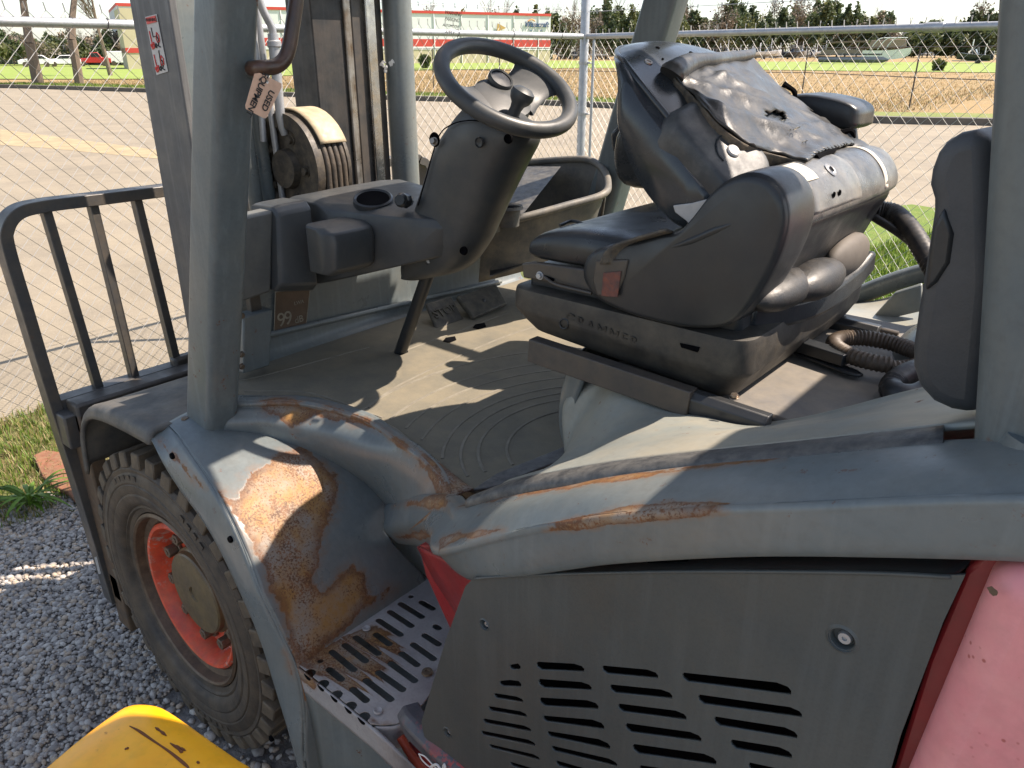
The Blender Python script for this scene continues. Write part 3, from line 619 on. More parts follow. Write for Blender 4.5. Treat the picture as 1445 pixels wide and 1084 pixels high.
# ---------------------------------------------------------------- boat yard
def boat(px, py, L_, label, kind='boat', hull='white', ang=0.0, group=None, h=1.0, stripe=None):
    b = Z(px, py, 0); r = ray(px, py); f = np.array([r[0], r[1], 0]); f /= np.linalg.norm(f); s = np.array([f[1], -f[0], 0]); s, f = s * math.cos(ang) + f * math.sin(ang), f * math.cos(ang) - s * math.sin(ang)
    t = thing(kind, label, 'boat', tuple(b), group); U = np.array([0, 0, 1.])
    secs = []
    for u in np.linspace(0, 1, 7):
        wd = 1.15 * h * (1 - max(0, u - .45) ** 2 * 3.2); kz = .35 * h + .5 * h * max(0, u - .5); dz = h * (1.15 + .35 * u * u); c0 = b + s * ((u - .5) * L_)
        secs.append([c0 + f * a + U * z for a, z in ((-wd, dz), (-wd * .85, (dz + kz) / 2), (0, kz), (wd * .85, (dz + kz) / 2), (wd, dz))])
    loft('hull', secs, CARM[hull], t, 2)
    c0 = b; prism('windscreen', [c0 + s * x + U * z - f * .7 for x, z in ((-.1 * L_, 1.25 * h), (-.02 * L_, 1.9 * h), (.03 * L_, 1.9 * h), (.12 * L_, 1.35 * h))], f * 1.4, GLASS if stripe is None else CARM[stripe], t, 0)
    box('motor', c0 - s * (L_ * .53) + U * (.5 * h) + np.array([-.22, -.22, 0]), c0 - s * (L_ * .53) + U * (1.6 * h) + np.array([.22, .22, 0]), CARM['dark'], t, .05)
    bars('trailer', [(c0 - s * L_ * .45 + U * .45 - f * .8, c0 + s * L_ * .62 + U * .45), (c0 - s * L_ * .45 + U * .45 + f * .8, c0 + s * L_ * .62 + U * .45)], .07, GALV, t, 6)
    for v in (-.95, .95): lathe('wheel', [(0, -.1), (.33, -.1), (.33, .1), (0, .1)], c0 - s * L_ * .15 + f * v + U * .33, f, RUBBER, t, 14)
    bars('white_mast', [(c0 + s * .1 * L_ + U * h, c0 + s * .1 * L_ + U * 3.2 * h), (c0 - s * .3 * L_ + U * h, c0 - s * .3 * L_ + U * 2.6 * h)], .09, CARM['white'], t, 5)
    bars('frame', [(c0 + s * x + U * h + f * v, c0 + s * (x + .2) + U * (2.3 * h) + f * v) for x in (-.12 * L_, .02 * L_) for v in (-.8, .8)] + [(c0 + s * (x + .2) + U * (2.3 * h) - f * .8, c0 + s * (x + .2) + U * (2.3 * h) + f * .8) for x in (-.12 * L_, .02 * L_)], .035, GALV, t, 6)
rb = random.Random(5); i = 0
for px in np.arange(800, 1165, 15):
    boat(px + rb.uniform(-4, 4), 82 + rb.uniform(-1, 1.5) + (px > 1000) * .5, rb.uniform(6, 8.5), 'small white boat on a trailer in the distant boat yard row', 'boat_on_trailer', rb.choice(['white', 'white', 'white', 'dark', 'blue']), rb.uniform(-.9, .9), 'boats on trailers in the distant yard', rb.uniform(1.2, 1.8)); i += 1
for px in (1290, 1310, 1335, 1360): boat(px, 79, 6, 'white boat on a trailer behind the dark boat at right', 'boat_on_trailer', 'white', rb.uniform(-.9, .9), 'boats behind the dark boat', 1.2)
# nearer pontoon boat and dark boat in the dry grass
b = Z(1214, 90.5, 0); r_ = ray(1214, 90); f = np.array([r_[0], r_[1], 0]); f /= np.linalg.norm(f); s = np.array([f[1], -f[0], 0]); U = np.array([0, 0, 1.]); kk = np.linalg.norm(b - CAM) / 1085
pb = thing('pontoon_boat', 'white pontoon boat with grey canopy frame stranded in the dry grass', 'boat', tuple(b))
def pp(a, z, d=0): return b + s * (a * kk) + U * (z * kk) + f * d
loft('hull', [[pp(x, z0, -1.1), pp(x, z1, -1.2), pp(x, z1, 1.2), pp(x, z0, 1.1)] for x, z0, z1 in ((0, 6, 15), (25, 5, 15), (45, 7, 17), (52, 12, 18))], CARM['white'], pb, 2)
loft('pontoon', [[pp(x, 5 + r * math.sin(a), -1 + r * kk * math.cos(a)) for a in np.linspace(0, 5.5, 8)] for x, r in ((-48, 3.2), (10, 3.6), (24, 3.4), (30, .8))], M('dull_aluminium', (.3, .3, .3), .4, .6), pb, 1)
prism('deck', [pp(-50, 10, -1.2), pp(22, 10, -1.2), pp(22, 11.5, -1.2), pp(-50, 11.5, -1.2)], f * 2.4, CARM['dark'], pb, 0)
prism('side_panel', [pp(-46, 11.6, -1.15), pp(0, 11.6, -1.15), pp(0, 16, -1.15), pp(-46, 16, -1.15)], f * .05, M('taupe_boat_panel', (.22, .17, .15), .6), pb, 0)
prism('canopy', [pp(-50, 22, -1.2), pp(-30, 25, -1.2), pp(5, 25.5, -1.2), pp(5, 24, -1.2), pp(-30, 23, -1.2)], f * 2.4, M('brown_canvas', (.18, .13, .11), .9), pb, .02)
prism('cabin', [pp(4, 17, -.9), pp(8, 26, -.9), pp(44, 27, -.9), pp(47, 18, -.9)], f * 1.8, M('brown_cabin', (.3, .22, .18), .6), pb, .05)
for x0 in (8, 16, 24): tube('frame_tube', [pp(x0, 16, -1.25), pp(x0 + 5, 24, -1.25), pp(x0 + 10, 28, -1.25), pp(x0 + 22, 28.5, -1.25)], .07, CARM['white'], pb, 8)
bars('frame_post', [(pp(x, 12, dd_), pp(x + 3, 24, dd_)) for x in (-42, -25, -8) for dd_ in (-1.1, 1.1)], .05, GALV, pb, 6)
boat(1372, 90, 5.2, 'dark hulled boat lying in the dry grass beside the right pillar', 'dark_boat', 'dark', 3.0, None, 1.2)
# white trailers behind the steering wheel post
for px, lb in ((800, 'white trailer with dark wheels just right of the long building'), (845, 'white trailer standing behind the fence corner post')):
    b = Z(px, 84, 0); r_ = ray(px, 84); f = np.array([r_[0], r_[1], 0]); f /= np.linalg.norm(f); s = np.array([f[1], -f[0], 0]); t = thing('trailer', lb, 'trailer', tuple(b))
    prism('bed', [b - s * 3 + U * 1.0, b + s * 3 + U * 1.0, b + s * 3 + U * 1.35, b - s * 3 + U * 1.35], f * 2, CARM['white'], t, .03)
    for a in (-1.6, -.6, .9, 1.9):
        lathe('wheel', [(0, -.12), (.42, -.12), (.42, .12), (0, .12)], b + s * a + f * .1 + U * .42, f, RUBBER, t, 14)
    bars('mast_frame', [(b + s * a + U * 1.3, b + s * (a + .5) + U * 3.2) for a in (-2.5, -1, .5, 2)], .06, GALV, t, 6)
# houses among the far trees
for px, wd, ht, lb in ((1208, 44, 52, 'grey roofed white house behind the boat yard'), (1315, 70, 50, 'long white shed behind the boats at right')):
    b = Z(px, 78.6, 0); r_ = ray(px, 78.6); f = np.array([r_[0], r_[1], 0]); f /= np.linalg.norm(f); s = np.array([f[1], -f[0], 0]); k_ = np.linalg.norm(b - CAM) / 1085; t = thing('house', lb, 'house', tuple(b))
    wv = wd * k_ / 2; zw = (78.6 - ht - 9) * k_; zr = (78.6 - ht) * k_
    prism('wall', [b - s * wv, b + s * wv, b + s * wv + U * zw, b - s * wv + U * zw], f * 6, HOUSEW, t, 0)
    prism('roof', [b - s * wv * 1.05 - f * .4 + U * zw, b - f * .4 + s * wv * 1.05 + U * zw, b + s * wv * .95 + f * 3 + U * zr, b - s * wv * .95 + f * 3 + U * zr], U * .2, ROOFG, t, 0)
    for a in (-.6, -.2, .2, .6): prism('window', [b + s * (wv * a - .5) - f * .03 + U * 1, b + s * (wv * a + .5) - f * .03 + U * 1, b + s * (wv * a + .5) - f * .03 + U * 2, b + s * (wv * a - .5) - f * .03 + U * 2], f * .02, GLASS, t, 0)
# bush against the building, dry bushes in the field, leaning stake
for px, py, d_, lb in ((600, 76, 100, 'dark shrub standing before the long white building'), (1330, 82.5, 95, 'low dark bush beside the stranded boat')):
    treeat(px, d_, py, 'bush', lb, None, 700 + px, 12)
# clouds-only sky comes from the sky model; the weeds by the near fence follow
pl = thing('spiky_weed', 'bright green weed with long pointed leaves growing at the fence foot', 'plant', tuple(Z(45, 720, 0)))
c0 = Z(45, 718, 0); wv = random.Random(9)
LG = leafm('weed_leaf', (.17, .30, .035), .4, .45)
for i in range(34):
    a = wv.uniform(0, 6.28); L_ = wv.uniform(.10, .22); e = wv.uniform(.25, 1.2); d = np.array([math.cos(a), math.sin(a), 0]); sd_ = np.array([-math.sin(a), math.cos(a), 0]); o_ = c0 + d * .015 + np.array([0, 0, .02 + .05 * wv.random()])
    V = []; q = 6
    for k_ in range(q + 1):
        u = k_ / q; c = o_ + d * (L_ * u) * math.cos(e * .7) + np.array([0, 0, L_ * (math.sin(e) * u - .55 * u * u)]); wd = .009 * math.sin(math.pi * min(1, .12 + u * .88)) + .0005
        V += [c - sd_ * wd, c + np.array([0, 0, -.003]), c + sd_ * wd]
    mesh('leaf', V, grid_faces(q + 1, 3), LG, pl, solid=.0006, angle=180)
tube('stem', [c0 - np.array([0, 0, .02]), c0 + np.array([0, 0, .07])], .008, LG, pl, 8)
# clay red slab edge by the weed
prism_pts = [Z(*p, .01) for p in ((48, 648), (66, 640), (84, 643), (110, 640), (128, 712), (112, 716), (96, 700), (78, 692), (62, 678))]
tag(prism('clay_slab', prism_pts, (0, 0, .02), M('clay_red', (.22, .085, .045), .95, dust=(.20, .15, .08), dustamt=.7, scale=20, bump=.6, bscale=40), None, .004), 'red clay slab lying in the grass behind the load guard', 'slab')
# ================================================================== THE FORKLIFT
FL = thing('forklift', 'worn grey and red forklift with open cab and orange front rim, filling the foreground', 'forklift', (-1.0, .72, 0))
HUBX, HUBZ = -1.67, .41
def inpoly(P, poly):
    """signed distance in photo pixels to a polygon (positive inside)"""
    poly = np.asarray(poly, float); x, y = P[:, 0], P[:, 1]; ins = np.zeros(len(P), bool); dm = np.full(len(P), 1e9)
    for i in range(len(poly)):
        a, b = poly[i], poly[(i + 1) % len(poly)]; c = (a[1] > y) != (b[1] > y)
        with np.errstate(divide='ignore', invalid='ignore'): ins ^= c & (x < (b[0] - a[0]) * (y - a[1]) / (b[1] - a[1] + 1e-12) + a[0])
        t = np.clip(((x - a[0]) * (b[0] - a[0]) + (y - a[1]) * (b[1] - a[1])) / ((b - a) @ (b - a) + 1e-9), 0, 1)
        dm = np.minimum(dm, np.hypot(x - a[0] - t * (b[0] - a[0]), y - a[1] - t * (b[1] - a[1])))
    return np.where(ins, dm, -dm)
def rustfn(polys, soft=14):
    def f(V):
        p = pix(V); v = np.full(len(V), -1e9)
        for q in polys: v = np.maximum(v, inpoly(p, q))
        return np.clip(.46 + v / soft * .5, -.5, 1.1)
    return f
# ---------------------------------------------------------------- front fender: a skin wrapped round the wheel
PROF = [(-2.10, .78), (-1.98, .865), (-1.87, .895), (-1.75, .905), (-1.67, .92), (-1.55, .925), (-1.45, .90), (-1.35, .86), (-1.27, .80), (-1.2, .71), (-1.15, .61), (-1.12, .55), (-1.10, .45), (-1.09, .26)]
def hp(px, py):
    v = ray(px, py); best = None
    for (x0, z0), (x1, z1) in zip(PROF, PROF[1:]):
        A = np.array([[v[0], -(x1 - x0)], [v[2], -(z1 - z0)]]); b = np.array([x0 - CAM[0], z0 - CAM[2]])
        try: t, s = np.linalg.solve(A, b)
        except Exception: continue
        if -1e-6 <= s <= 1.000001 and t > 0 and (best is None or t < best[0]): best = (t, CAM + t * v)
    return best[1]
crease = [hp(*p) for p in ((240, 605), (270, 640), (310, 700), (340, 760), (370, 840), (395, 890), (415, 930), (430, 1000), (428, 1058))]
fold = [hp(*p) for p in ((314, 611), (364, 614), (399, 625), (444, 640), (485, 661), (520, 685), (544, 711), (539, 748), (551, 765), (596, 813))]
low = [np.array([-1.105, .36, .5]), np.array([-1.09, .36, .26])]
def yat(L, x, z):   # y of a line at profile position (arc index by projection)
    pass
# parametrise by arc length on the profile so that both borders share rows
def arc(P):
    best = (1e9, 0); s0 = 0
    for (x0, z0), (x1, z1) in zip(PROF, PROF[1:]):
        d = math.hypot(x1 - x0, z1 - z0); t = max(0, min(1, ((P[0] - x0) * (x1 - x0) + (P[2] - z0) * (z1 - z0)) / d ** 2))
        e = math.hypot(P[0] - x0 - t * (x1 - x0), P[2] - z0 - t * (z1 - z0))
        if e < best[0]: best = (e, s0 + t * d)
        s0 += d
    return best[1]
SP = np.array(cr([(x, 0, z) for x, z in PROF], 12)); sp = np.array([arc(p) for p in SP])
ca = np.array([arc(p) for p in crease]); cy = np.array([p[1] for p in crease]); fa = np.array([arc(p) for p in fold + low]); fy = np.array([p[1] for p in fold + low])
o1 = np.argsort(ca); o2 = np.argsort(fa)
s0 = arc((-1.60, 0, .923)); smax = sp[-1]; rowsA = []
for s in np.linspace(s0, smax, 90):
    x = np.interp(s, sp, SP[:, 0]); z = np.interp(s, sp, SP[:, 2]); y0 = np.interp(s, ca[o1], cy[o1]); y1 = np.interp(s, fa[o2], fy[o2])
    if s < fa.min(): y1 = .118 + .05
    rowsA.append([np.array([x, y0 + (y1 - y0) * t, z + .010 * math.sin(math.pi * t) * (s < fa[o2][-3])]) for t in np.linspace(0, 1, 60)])
A = np.array(rowsA); me = bpy.data.meshes.new('fender_skin'); m_, n_ = A.shape[:2]
me.from_pydata([tuple(v) for v in A.reshape(-1, 3)], [], grid_faces(m_, n_))
RUSTP = [(303, 693), (318, 700), (332, 702), (345, 682), (372, 660), (398, 640), (425, 632), (455, 650), (474, 672), (476, 690), (470, 722), (456, 750), (446, 785), (441, 815), (452, 830), (478, 812), (497, 800), (512, 812), (520, 838), (548, 834), (425, 938), (408, 900), (392, 850), (365, 790), (340, 745), (322, 722)]
fs = finish('fender_skin', me, PAINT2, FL, solid=.006, angle=180)
a_ = me.attributes.new('rust', 'FLOAT', 'POINT'); a_.data.foreach_set('value', [float(v) for v in rustfn([RUSTP, [(405, 900), (430, 935), (440, 960), (428, 985), (415, 940)]], 22)(A.reshape(-1, 3))])
# side flange of the wheel arch: inner edge hugs the tyre
inner = [Y(*p, -.004) for p in ((213, 622), (250, 680), (300, 750), (340, 830), (370, 900), (395, 980), (420, 1060))]
def edge_row(s):
    return np.array([np.interp(s, sp, SP[:, 0]), np.interp(s, ca[o1], cy[o1]), np.interp(s, sp, SP[:, 2])])
outer = [edge_row(s) for s in np.linspace(arc((-1.62, 0, .92)), smax, 30)]
patch('fender_flange', [outer, [o * .5 + i * .5 + np.array([0, -.006, 0]) for o, i in zip(resample(outer, 20), resample(cr(inner, 5), 20))], inner], PAINT2, FL, nu=4, nc=60, solid=.006,
      rust=rustfn([[(222, 618), (250, 640), (292, 690), (288, 690), (248, 648), (224, 626)], [(404, 915), (414, 935), (416, 955), (408, 935)]], 12))
tube('fender_edge_bead', [o for o in outer[::3]], .004, PAINT, FL, 8, 4)
for p in ((242, 644), (324, 762), (385, 905), (382, 1043)): lathe('flange_hole', [(0, .002), (.006, .002), (.0075, -.001), (.0075, -.004)], Y(*p, -.012), (0, -1, 0), BLK, FL, 16)
# grey panel below the step
patch('fender_lower_panel', [[np.array([-1.10, -.004, .50]), np.array([-1.09, -.004, .27])], [np.array([-1.0, .03, .50]), np.array([-1.0, .03, .24])], [np.array([-.86, .06, .50]), np.array([-.88, .06, .27])]], PAINT, FL, nu=4, nc=10)
# front mudguard extension (separate dark moulding in front of the pillar)
ext = []
for y in (-.012, .004, .06, .25, .42):
    dz = 0 if y > 0 else -.03
    ext.append([np.array([x, y, z + dz]) for x, z in ((-2.02, .70), (-1.99, .82), (-1.93, .885), (-1.84, .915), (-1.72, .928), (-1.585, .934))])
patch('front_mudguard', ext, M('dusty_dark_mudguard', (.075, .075, .072), .6, scale=8, bump=.2, bscale=200, dust=(.18, .15, .11), dustamt=.6), FL, nu=4, nc=30, solid=.012)
bolt('mudguard_bolt', np.array([-1.575, .075, .934]), (0, 0, 1), .009, .008, NUT, FL)
# ---------------------------------------------------------------- wall from fender up to the floor lip
LZ = .965
lip = [Z(*p, LZ) for p in ((330, 570), (366, 569), (413, 568), (458, 575), (520, 595), (561, 623), (596, 647), (624, 678), (634, 706))]
lipin = [Z(*p, LZ) for p in ((330, 560), (366, 560), (405, 563), (458, 565), (548, 601), (575, 620), (600, 638), (640, 672), (668, 692))]
foldw = fold[:7]
l2 = resample(cr(lip, 6), 24); f2 = resample(cr(foldw, 6), 24)
mid = [a * .55 + b * .45 + np.array([.012, -.012, 0]) for a, b in zip(l2, f2)]; topr = [a + np.array([-.004, -.003, -.012]) for a in l2]
LIPR = [[(365, 566), (413, 566), (470, 576), (525, 594), (520, 602), (440, 592), (415, 607), (392, 594), (365, 582)], [(520, 595), (561, 620), (600, 650), (640, 690), (645, 712), (622, 706), (612, 680), (580, 645), (545, 614), (518, 602)]]
patch('floor_side_wall', [[a + np.array([-.012, .02, .004]) for a in l2], l2, topr, mid, [b * .96 + a * .04 for a, b in zip(l2, f2)], f2], PAINT2, FL, nu=5, nc=110, rust=lambda V: rustfn(LIPR, 16)(V) - .07)
patch('floor_lip', [resample(cr(lipin, 6), 24), [a * .5 + b * .5 + np.array([0, 0, .003]) for a, b in zip(resample(cr(lipin, 6), 24), l2)], [a + np.array([0, 0, .001]) for a in l2]], PAINT2, FL, nu=4, nc=110, rust=rustfn(LIPR + [[(590, 636), (668, 690), (690, 700), (660, 722), (634, 712), (620, 676)]], 14))
tube('lip_bead', [a + np.array([0, 0, -.002]) for a in l2[::2]], .0045, PAINT2, FL, 8, 3)
tube('fold_bead', [b + np.array([0, -.002, .002]) for b in f2[::2]], .0045, PAINT, FL, 8, 3)
prism('inner_fender_plate', [Y(*p, .372) for p in ((536, 722), (585, 740), (640, 775), (680, 860), (640, 905), (590, 822), (556, 785))], (0, .006, 0), PAINT, FL, .001)
# ---------------------------------------------------------------- side sill beam sweeping up to the rear pillar
ybend = [.33, .24, .15, .085, .07, .06, .06, .06, .06, .06, .06]
Tp = [(547, 714), (588, 704), (630, 706), (650, 722), (720, 705), (800, 692), (863, 679), (1000, 661), (1120, 652), (1325, 634), (1460, 632)]
M1 = [(546, 733), (592, 722), (630, 728), (652, 744), (720, 722), (800, 706), (863, 697), (1000, 688), (1120, 683), (1325, 668), (1460, 664)]
M2 = [(545, 746), (590, 737), (612, 750), (620, 775), (700, 757), (780, 742), (863, 729), (1000, 719), (1120, 715), (1325, 706), (1460, 704)]
M3 = [(556, 757), (595, 752), (618, 762), (630, 782), (705, 765), (780, 750), (863, 738), (1000, 728), (1120, 724), (1325, 716), (1460, 714)]
Bp = [(566, 764), (598, 768), (626, 778), (662, 812), (720, 808), (790, 798), (863, 788), (1000, 779), (1120, 776), (1325, 778), (1460, 782)]
def row(P, ys): return [Y(*p, y) for p, y in zip(P, ys)]
y0 = ybend; y1 = [.30, .21, .12, .04, .02, .012, .01, .01, .01, .01, .01]; y2 = [.29, .2, .09, .005, -.015, -.022, -.025, -.025, -.025, -.025, -.025]; y3 = [.30, .22, .10, .005, -.018, -.026, -.03, -.03, -.03, -.03, -.03]
y4 = [.33, .26, .14, .012, -.015, -.022, -.026, -.026, -.026, -.026, -.026]
beam = [[p + np.array([0, .03, -.01]) for p in row(Tp, y0)], row(Tp, y0), row(M1, y1), row(M2, y2), row(M3, y3), row(Bp, y4), [p + np.array([0, .03, .004]) for p in row(Bp, y4)]]
BR = [[(622, 762), (660, 756), (720, 748), (720, 752), (660, 764), (625, 776)], [(772, 746), (820, 735), (880, 722), (960, 715), (1038, 717), (1000, 724), (900, 734), (820, 745)], [(640, 722), (700, 708), (800, 690), (900, 674), (1000, 661), (1110, 651), (1110, 654), (1000, 668), (900, 683), (800, 695), (700, 712)], [(560, 716), (628, 700), (640, 712), (625, 722), (585, 712)], [(560, 755), (600, 745), (615, 755), (600, 760)]]
patch('sill_beam', beam, PAINT2, FL, nu=6, nc=200, solid=.006, rust=rustfn(BR, 10))
# black worn trim strip above the beam
tb_ = [(657, 717), (720, 701), (800, 687), (863, 675), (1000, 657), (1120, 650), (1330, 630)]; tt = [(668, 698), (726, 677), (790, 664), (860, 652), (984, 637), (1100, 625), (1332, 600)]
ty0 = [.075, .068, .06, .058, .056, .056, .056]; ty1 = [.10, .10, .10, .10, .10, .10, .10]
patch('sill_trim', [[p + np.array([0, .01, -.012]) for p in row(tb_, ty0)], row(tb_, ty0), [a * .5 + b * .5 + np.array([0, -.008, .006]) for a, b in zip(row(tb_, ty0), row(tt, ty1))], row(tt, ty1), [p + np.array([0, .02, -.006]) for p in row(tt, ty1)]], TRIMM, FL, nu=5, nc=90, solid=.004)
# ---------------------------------------------------------------- floor, mat with raised rings
box('floor_plate', (-1.72, .30, .925), (-.78, 1.42, .948), DKMETAL, FL, .002)
mo = [Z(*p, .962) for p in ((322, 556), (400, 562), (458, 565), (548, 600), (600, 637), (640, 670), (665, 689), (690, 688), (745, 665), (806, 628))]
mpoly = [(p[0], p[1]) for p in resample(cr(mo, 5), 50)] + [(-.72, .55), (-.72, 1.42), (-1.70, 1.42), (-1.70, .30)]
prism('floor_mat', [(x, y, .950) for x, y in mpoly], (0, 0, .012), MATT, FL, .002)
ringc = Z(835, 628, .962)
def clipmat(P):
    return [p for p in P if inpoly(np.array([[p[0], p[1]]]), mpoly)[0] > .012 and p[0] < -.80]
for k_, q in enumerate(((722, 622), (684, 625), (662, 622), (640, 618), (612, 606), (586, 596), (560, 588), (520, 575))):
    a = Z(*q, .962); r_ = np.linalg.norm((a - ringc)[:2])
    if k_ > 5: r_ += 0
    P = clipmat([ringc + np.array([r_ * math.cos(t), r_ * math.sin(t) * 1.12, 0]) for t in np.linspace(R(75), R(245), 120)])
    if len(P) > 6: sweep('mat_ring', P, [(-.0045, .002), (-.0025, -.0019), (.0025, -.0019), (.0045, .002)], RINGM, FL, 1, up=(0, 0, 1), smoothp=False)
for P in ([(330, 538), (380, 528), (520, 490)], [(345, 552), (440, 555), (540, 590)], [(520, 575), (570, 540), (700, 480), (790, 450)], [(566, 497), (640, 470), (720, 440)]):
    sweep('mat_ridge', [Z(*p, .962) for p in P], [(-.004, .002), (-.002, -.0016), (.002, -.0016), (.004, .002)], RINGM, FL, 5, up=(0, 0, 1))
# small black panel between mat and trim
prism('entry_corner_plate', [Z(*p, .972) for p in ((668, 694), (700, 672), (810, 628), (830, 640), (760, 665), (700, 690))], (0, 0, .006), TRIMM, FL, .002)
# ---------------------------------------------------------------- hood under the seat
hood = [
    [Y(*p, .10) for p in ((700, 688), (760, 670), (860, 652), (984, 637), (1100, 625), (1332, 600), (1470, 590))],
    [Y(720, 676, .13), Y(790, 655, .15), Y(880, 630, .18), Y(984, 612, .20), Y(1100, 604, .20), Y(1335, 578, .20), Y(1470, 565, .20)],
    [Y(752, 668, .18), Y(822, 640, .26), Y(900, 592, .34), Y(984, 588, .38), Y(1092, 600, .39), Y(1335, 548, .34), Y(1460, 530, .33)],
    [Y(800, 650, .36), Y(815, 600, .40), Y(870, 540, .42), Y(970, 572, .43), Y(1090, 594, .43), Y(1300, 556, .40), Y(1450, 536, .40)],
]
a1 = [np.array(p) for p in ((-.775, .47, 1.0), (-.785, .47, 1.10), (-.70, .50, 1.150), (-.5, .50, 1.160), (-.36, .50, 1.162), (-.15, .50, 1.19), (.05, .50, 1.22))]
hood.append(a1)
hood.append([p + np.array([0, .45, -.01]) for p in a1]); hood.append([p + np.array([0, .62, -.02]) for p in a1])
hood.append([np.array(p) for p in ((-.775, 1.38, .98), (-.785, 1.38, 1.05), (-.70, 1.40, 1.06), (-.5, 1.40, 1.12), (-.36, 1.42, 1.20), (-.05, 1.42, 1.32))])
patch('hood', hood, HOODP, FL, nu=8, nc=90, solid=.006)
# front nose of the hood (rounded upright bulge that meets the mat)
nose = []
for z, k_ in ((.962, 1.0), (1.02, .985), (1.09, .98), (1.14, 1.0), (1.162, 1.02), (1.168, 1.08)):
    sft = (k_ - 1) * .6
    nose.append([np.array([x + (.03 if z < 1 else 0) + max(0, z - 1.10) * .35 + sft * 0, y, z]) for x, y in ((-.745, .425), (-.79, .445), (-.815, .50), (-.825, .62), (-.825, .9), (-.82, 1.35))])
patch('hood_nose', nose, PAINT, FL, nu=5, nc=60, solid=.005)
sweep('hood_far_rim', [np.array([-.80, 1.40, 1.02]), np.array([-.62, 1.41, 1.075]), Y(1160, 440, 1.40), Y(1240, 406, 1.41), Y(1305, 385, 1.42), Y(1420, 358, 1.42)], rrect(.05, .03, .012), PAINT, FL, 8, up=(0, 1, 0))
# raised bulge on the hood behind the seat and its panel edge
loft('hood_bulge', [[c + np.array([rx * math.cos(a), ry * math.sin(a), 0]) for a in np.linspace(0, 6.283, 25)[:-1]] for c, rx, ry in ((Y(1292, 470, .95) + np.array([.08, 0, -.04]), .12, .20), (Y(1292, 465, .95) + np.array([.09, 0, .0]), .10, .17), (Y(1292, 455, .95) + np.array([.10, 0, .02]), .07, .11), (Y(1292, 455, .95) + np.array([.08, 0, .034]), .01, .01))], PAINT, FL, 4)
prism('hood_panel_edge', [Y(*p, 1.2) for p in ((1223, 458), (1262, 415), (1300, 403), (1300, 440))], (0, .01, .006), HOODP, FL, .003)
# recess deck under the seat with seat rails
box('seat_deck', (-.70, .44, 1.165), (-.16, 1.05, 1.176), M('dusty_brown_deck', (.16, .145, .12), .7, col2=(.12, .115, .11), scale=7, dust=(.26, .22, .16), dustamt=.5), FL, .003)
# ---------------------------------------------------------------- dashboard wall, plates and stickers
DX = -1.70
dash = [[np.array([DX, y, z]) for y in (.26, .5, .8, 1.1, 1.42)] for z in (.955, .99, 1.15, 1.32)]
dash[0] = [p + np.array([.03, 0, 0]) for p in dash[0]]
patch('front_wall', dash, PAINT, FL, nu=4, nc=30, solid=.006)
tube('wall_fold', [np.array([DX + .012, y, 1.035 - (y - .3) * .06]) for y in (.36, .6, .9, 1.3)], .008, PAINT, FL, 8)
nb = [X(*p, DX + .006) for p in ((388, 412), (437, 407), (431, 462), (386, 475))]
prism('noise_sticker', nb, (.0015, 0, 0), BROWNS, FL, 0, smooth=False)
for a, b in zip(nb, nb[1:] + nb[:1]): bars('sticker_border', [(a + np.array([.0018, 0, 0]), b + np.array([.0018, 0, 0]))], .0012, CREAM, FL, 4)
text('noise_figure', '99', X(402, 451, DX + .0085), (0, 1, .0), (0, 0, 1), .052, CREAM, FL, .0004, space=.8)
text('noise_unit', 'dB', X(422, 451, DX + .0085), (0, 1, .0), (0, 0, 1), .026, CREAM, FL, .0004)
text('noise_mark', 'LWA', X(422, 427, DX + .0085), (0, 1, .0), (0, 0, 1), .014, CREAM, FL, .0004)
# bracket tower beside the pillar
prism('bracket', [X(*p, -1.60) for p in ((343, 448), (385, 436), (381, 516), (344, 528))], (-.045, 0, 0), PAINT, FL, .004)
box('bracket_stem', X(362, 445, -1.62) - np.array([.02, .012, .02]), X(362, 425, -1.62) + np.array([.0, .012, .02]), DKMETAL, FL, .002)
for p in ((341, 446), (341, 500), (341, 517)): bolt('bracket_bolt', X(*p, -1.605), (1, 0, 0), .006, .006, NUT, FL)
# dashboard mouldings
prism('left_cover', [X(*p, -1.56) for p in ((338, 308), (386, 297), (383, 412), (340, 427))], (-.05, 0, 0), M('grey_cover_plate', (.12, .125, .12), .5, scale=8, bump=.1, dust=(.2, .18, .14), dustamt=.3), FL, .006)
secs = []
for px, t_, b_, d_ in ((388, 297, 412, .02), (400, 292, 411, .03), (436, 285, 408, .04)):
    a = X(px, t_, -1.55); b = X(px, b_, -1.55); secs.append([a + np.array([-.10, 0, 0]), a + np.array([-.01, 0, .004]), a + np.array([.008, 0, -.012]), b + np.array([d_, 0, .02]), b + np.array([d_ - .02, 0, 0]), b + np.array([-.10, 0, 0])])
loft('dash_moulding', secs, PLAST, FL, 3, bevel=.006)
cons = []
for px, t_, b_, o_ in ((437, 286, 410, 300), (446, 278, 410, 312), (475, 272, 408, 345), (520, 263, 402, 342), (555, 257, 396, 322), (572, 254, 390, 292)):
    a = X(px, t_, -1.58); f_ = X(px, t_ + 14 if px < 440 else o_, -1.475 if px > 445 else -1.53); b = X(px, b_, -1.50); yy = a[1]; f_[1] = b[1] = yy; zf = a[2] - (.012 if px < 445 else .03); f_ = np.array([Z(px, o_, zf)[0] if px > 440 else -1.53, yy, zf]); b = np.array([f_[0] - .02, yy, X(px, b_, f_[0] - .02)[2]])
    cons.append([a + np.array([-.10, 0, -.01]), a + np.array([-.02, 0, .0]), a * .5 + f_ * .5 + np.array([0, 0, .006]), f_ + np.array([-.012, 0, .006]), f_ + np.array([.004, 0, -.012]), f_ * .4 + b * .6 + np.array([.006, 0, 0]), b + np.array([0, 0, .012]), b + np.array([-.03, 0, 0]), b + np.array([-.10, 0, 0])])
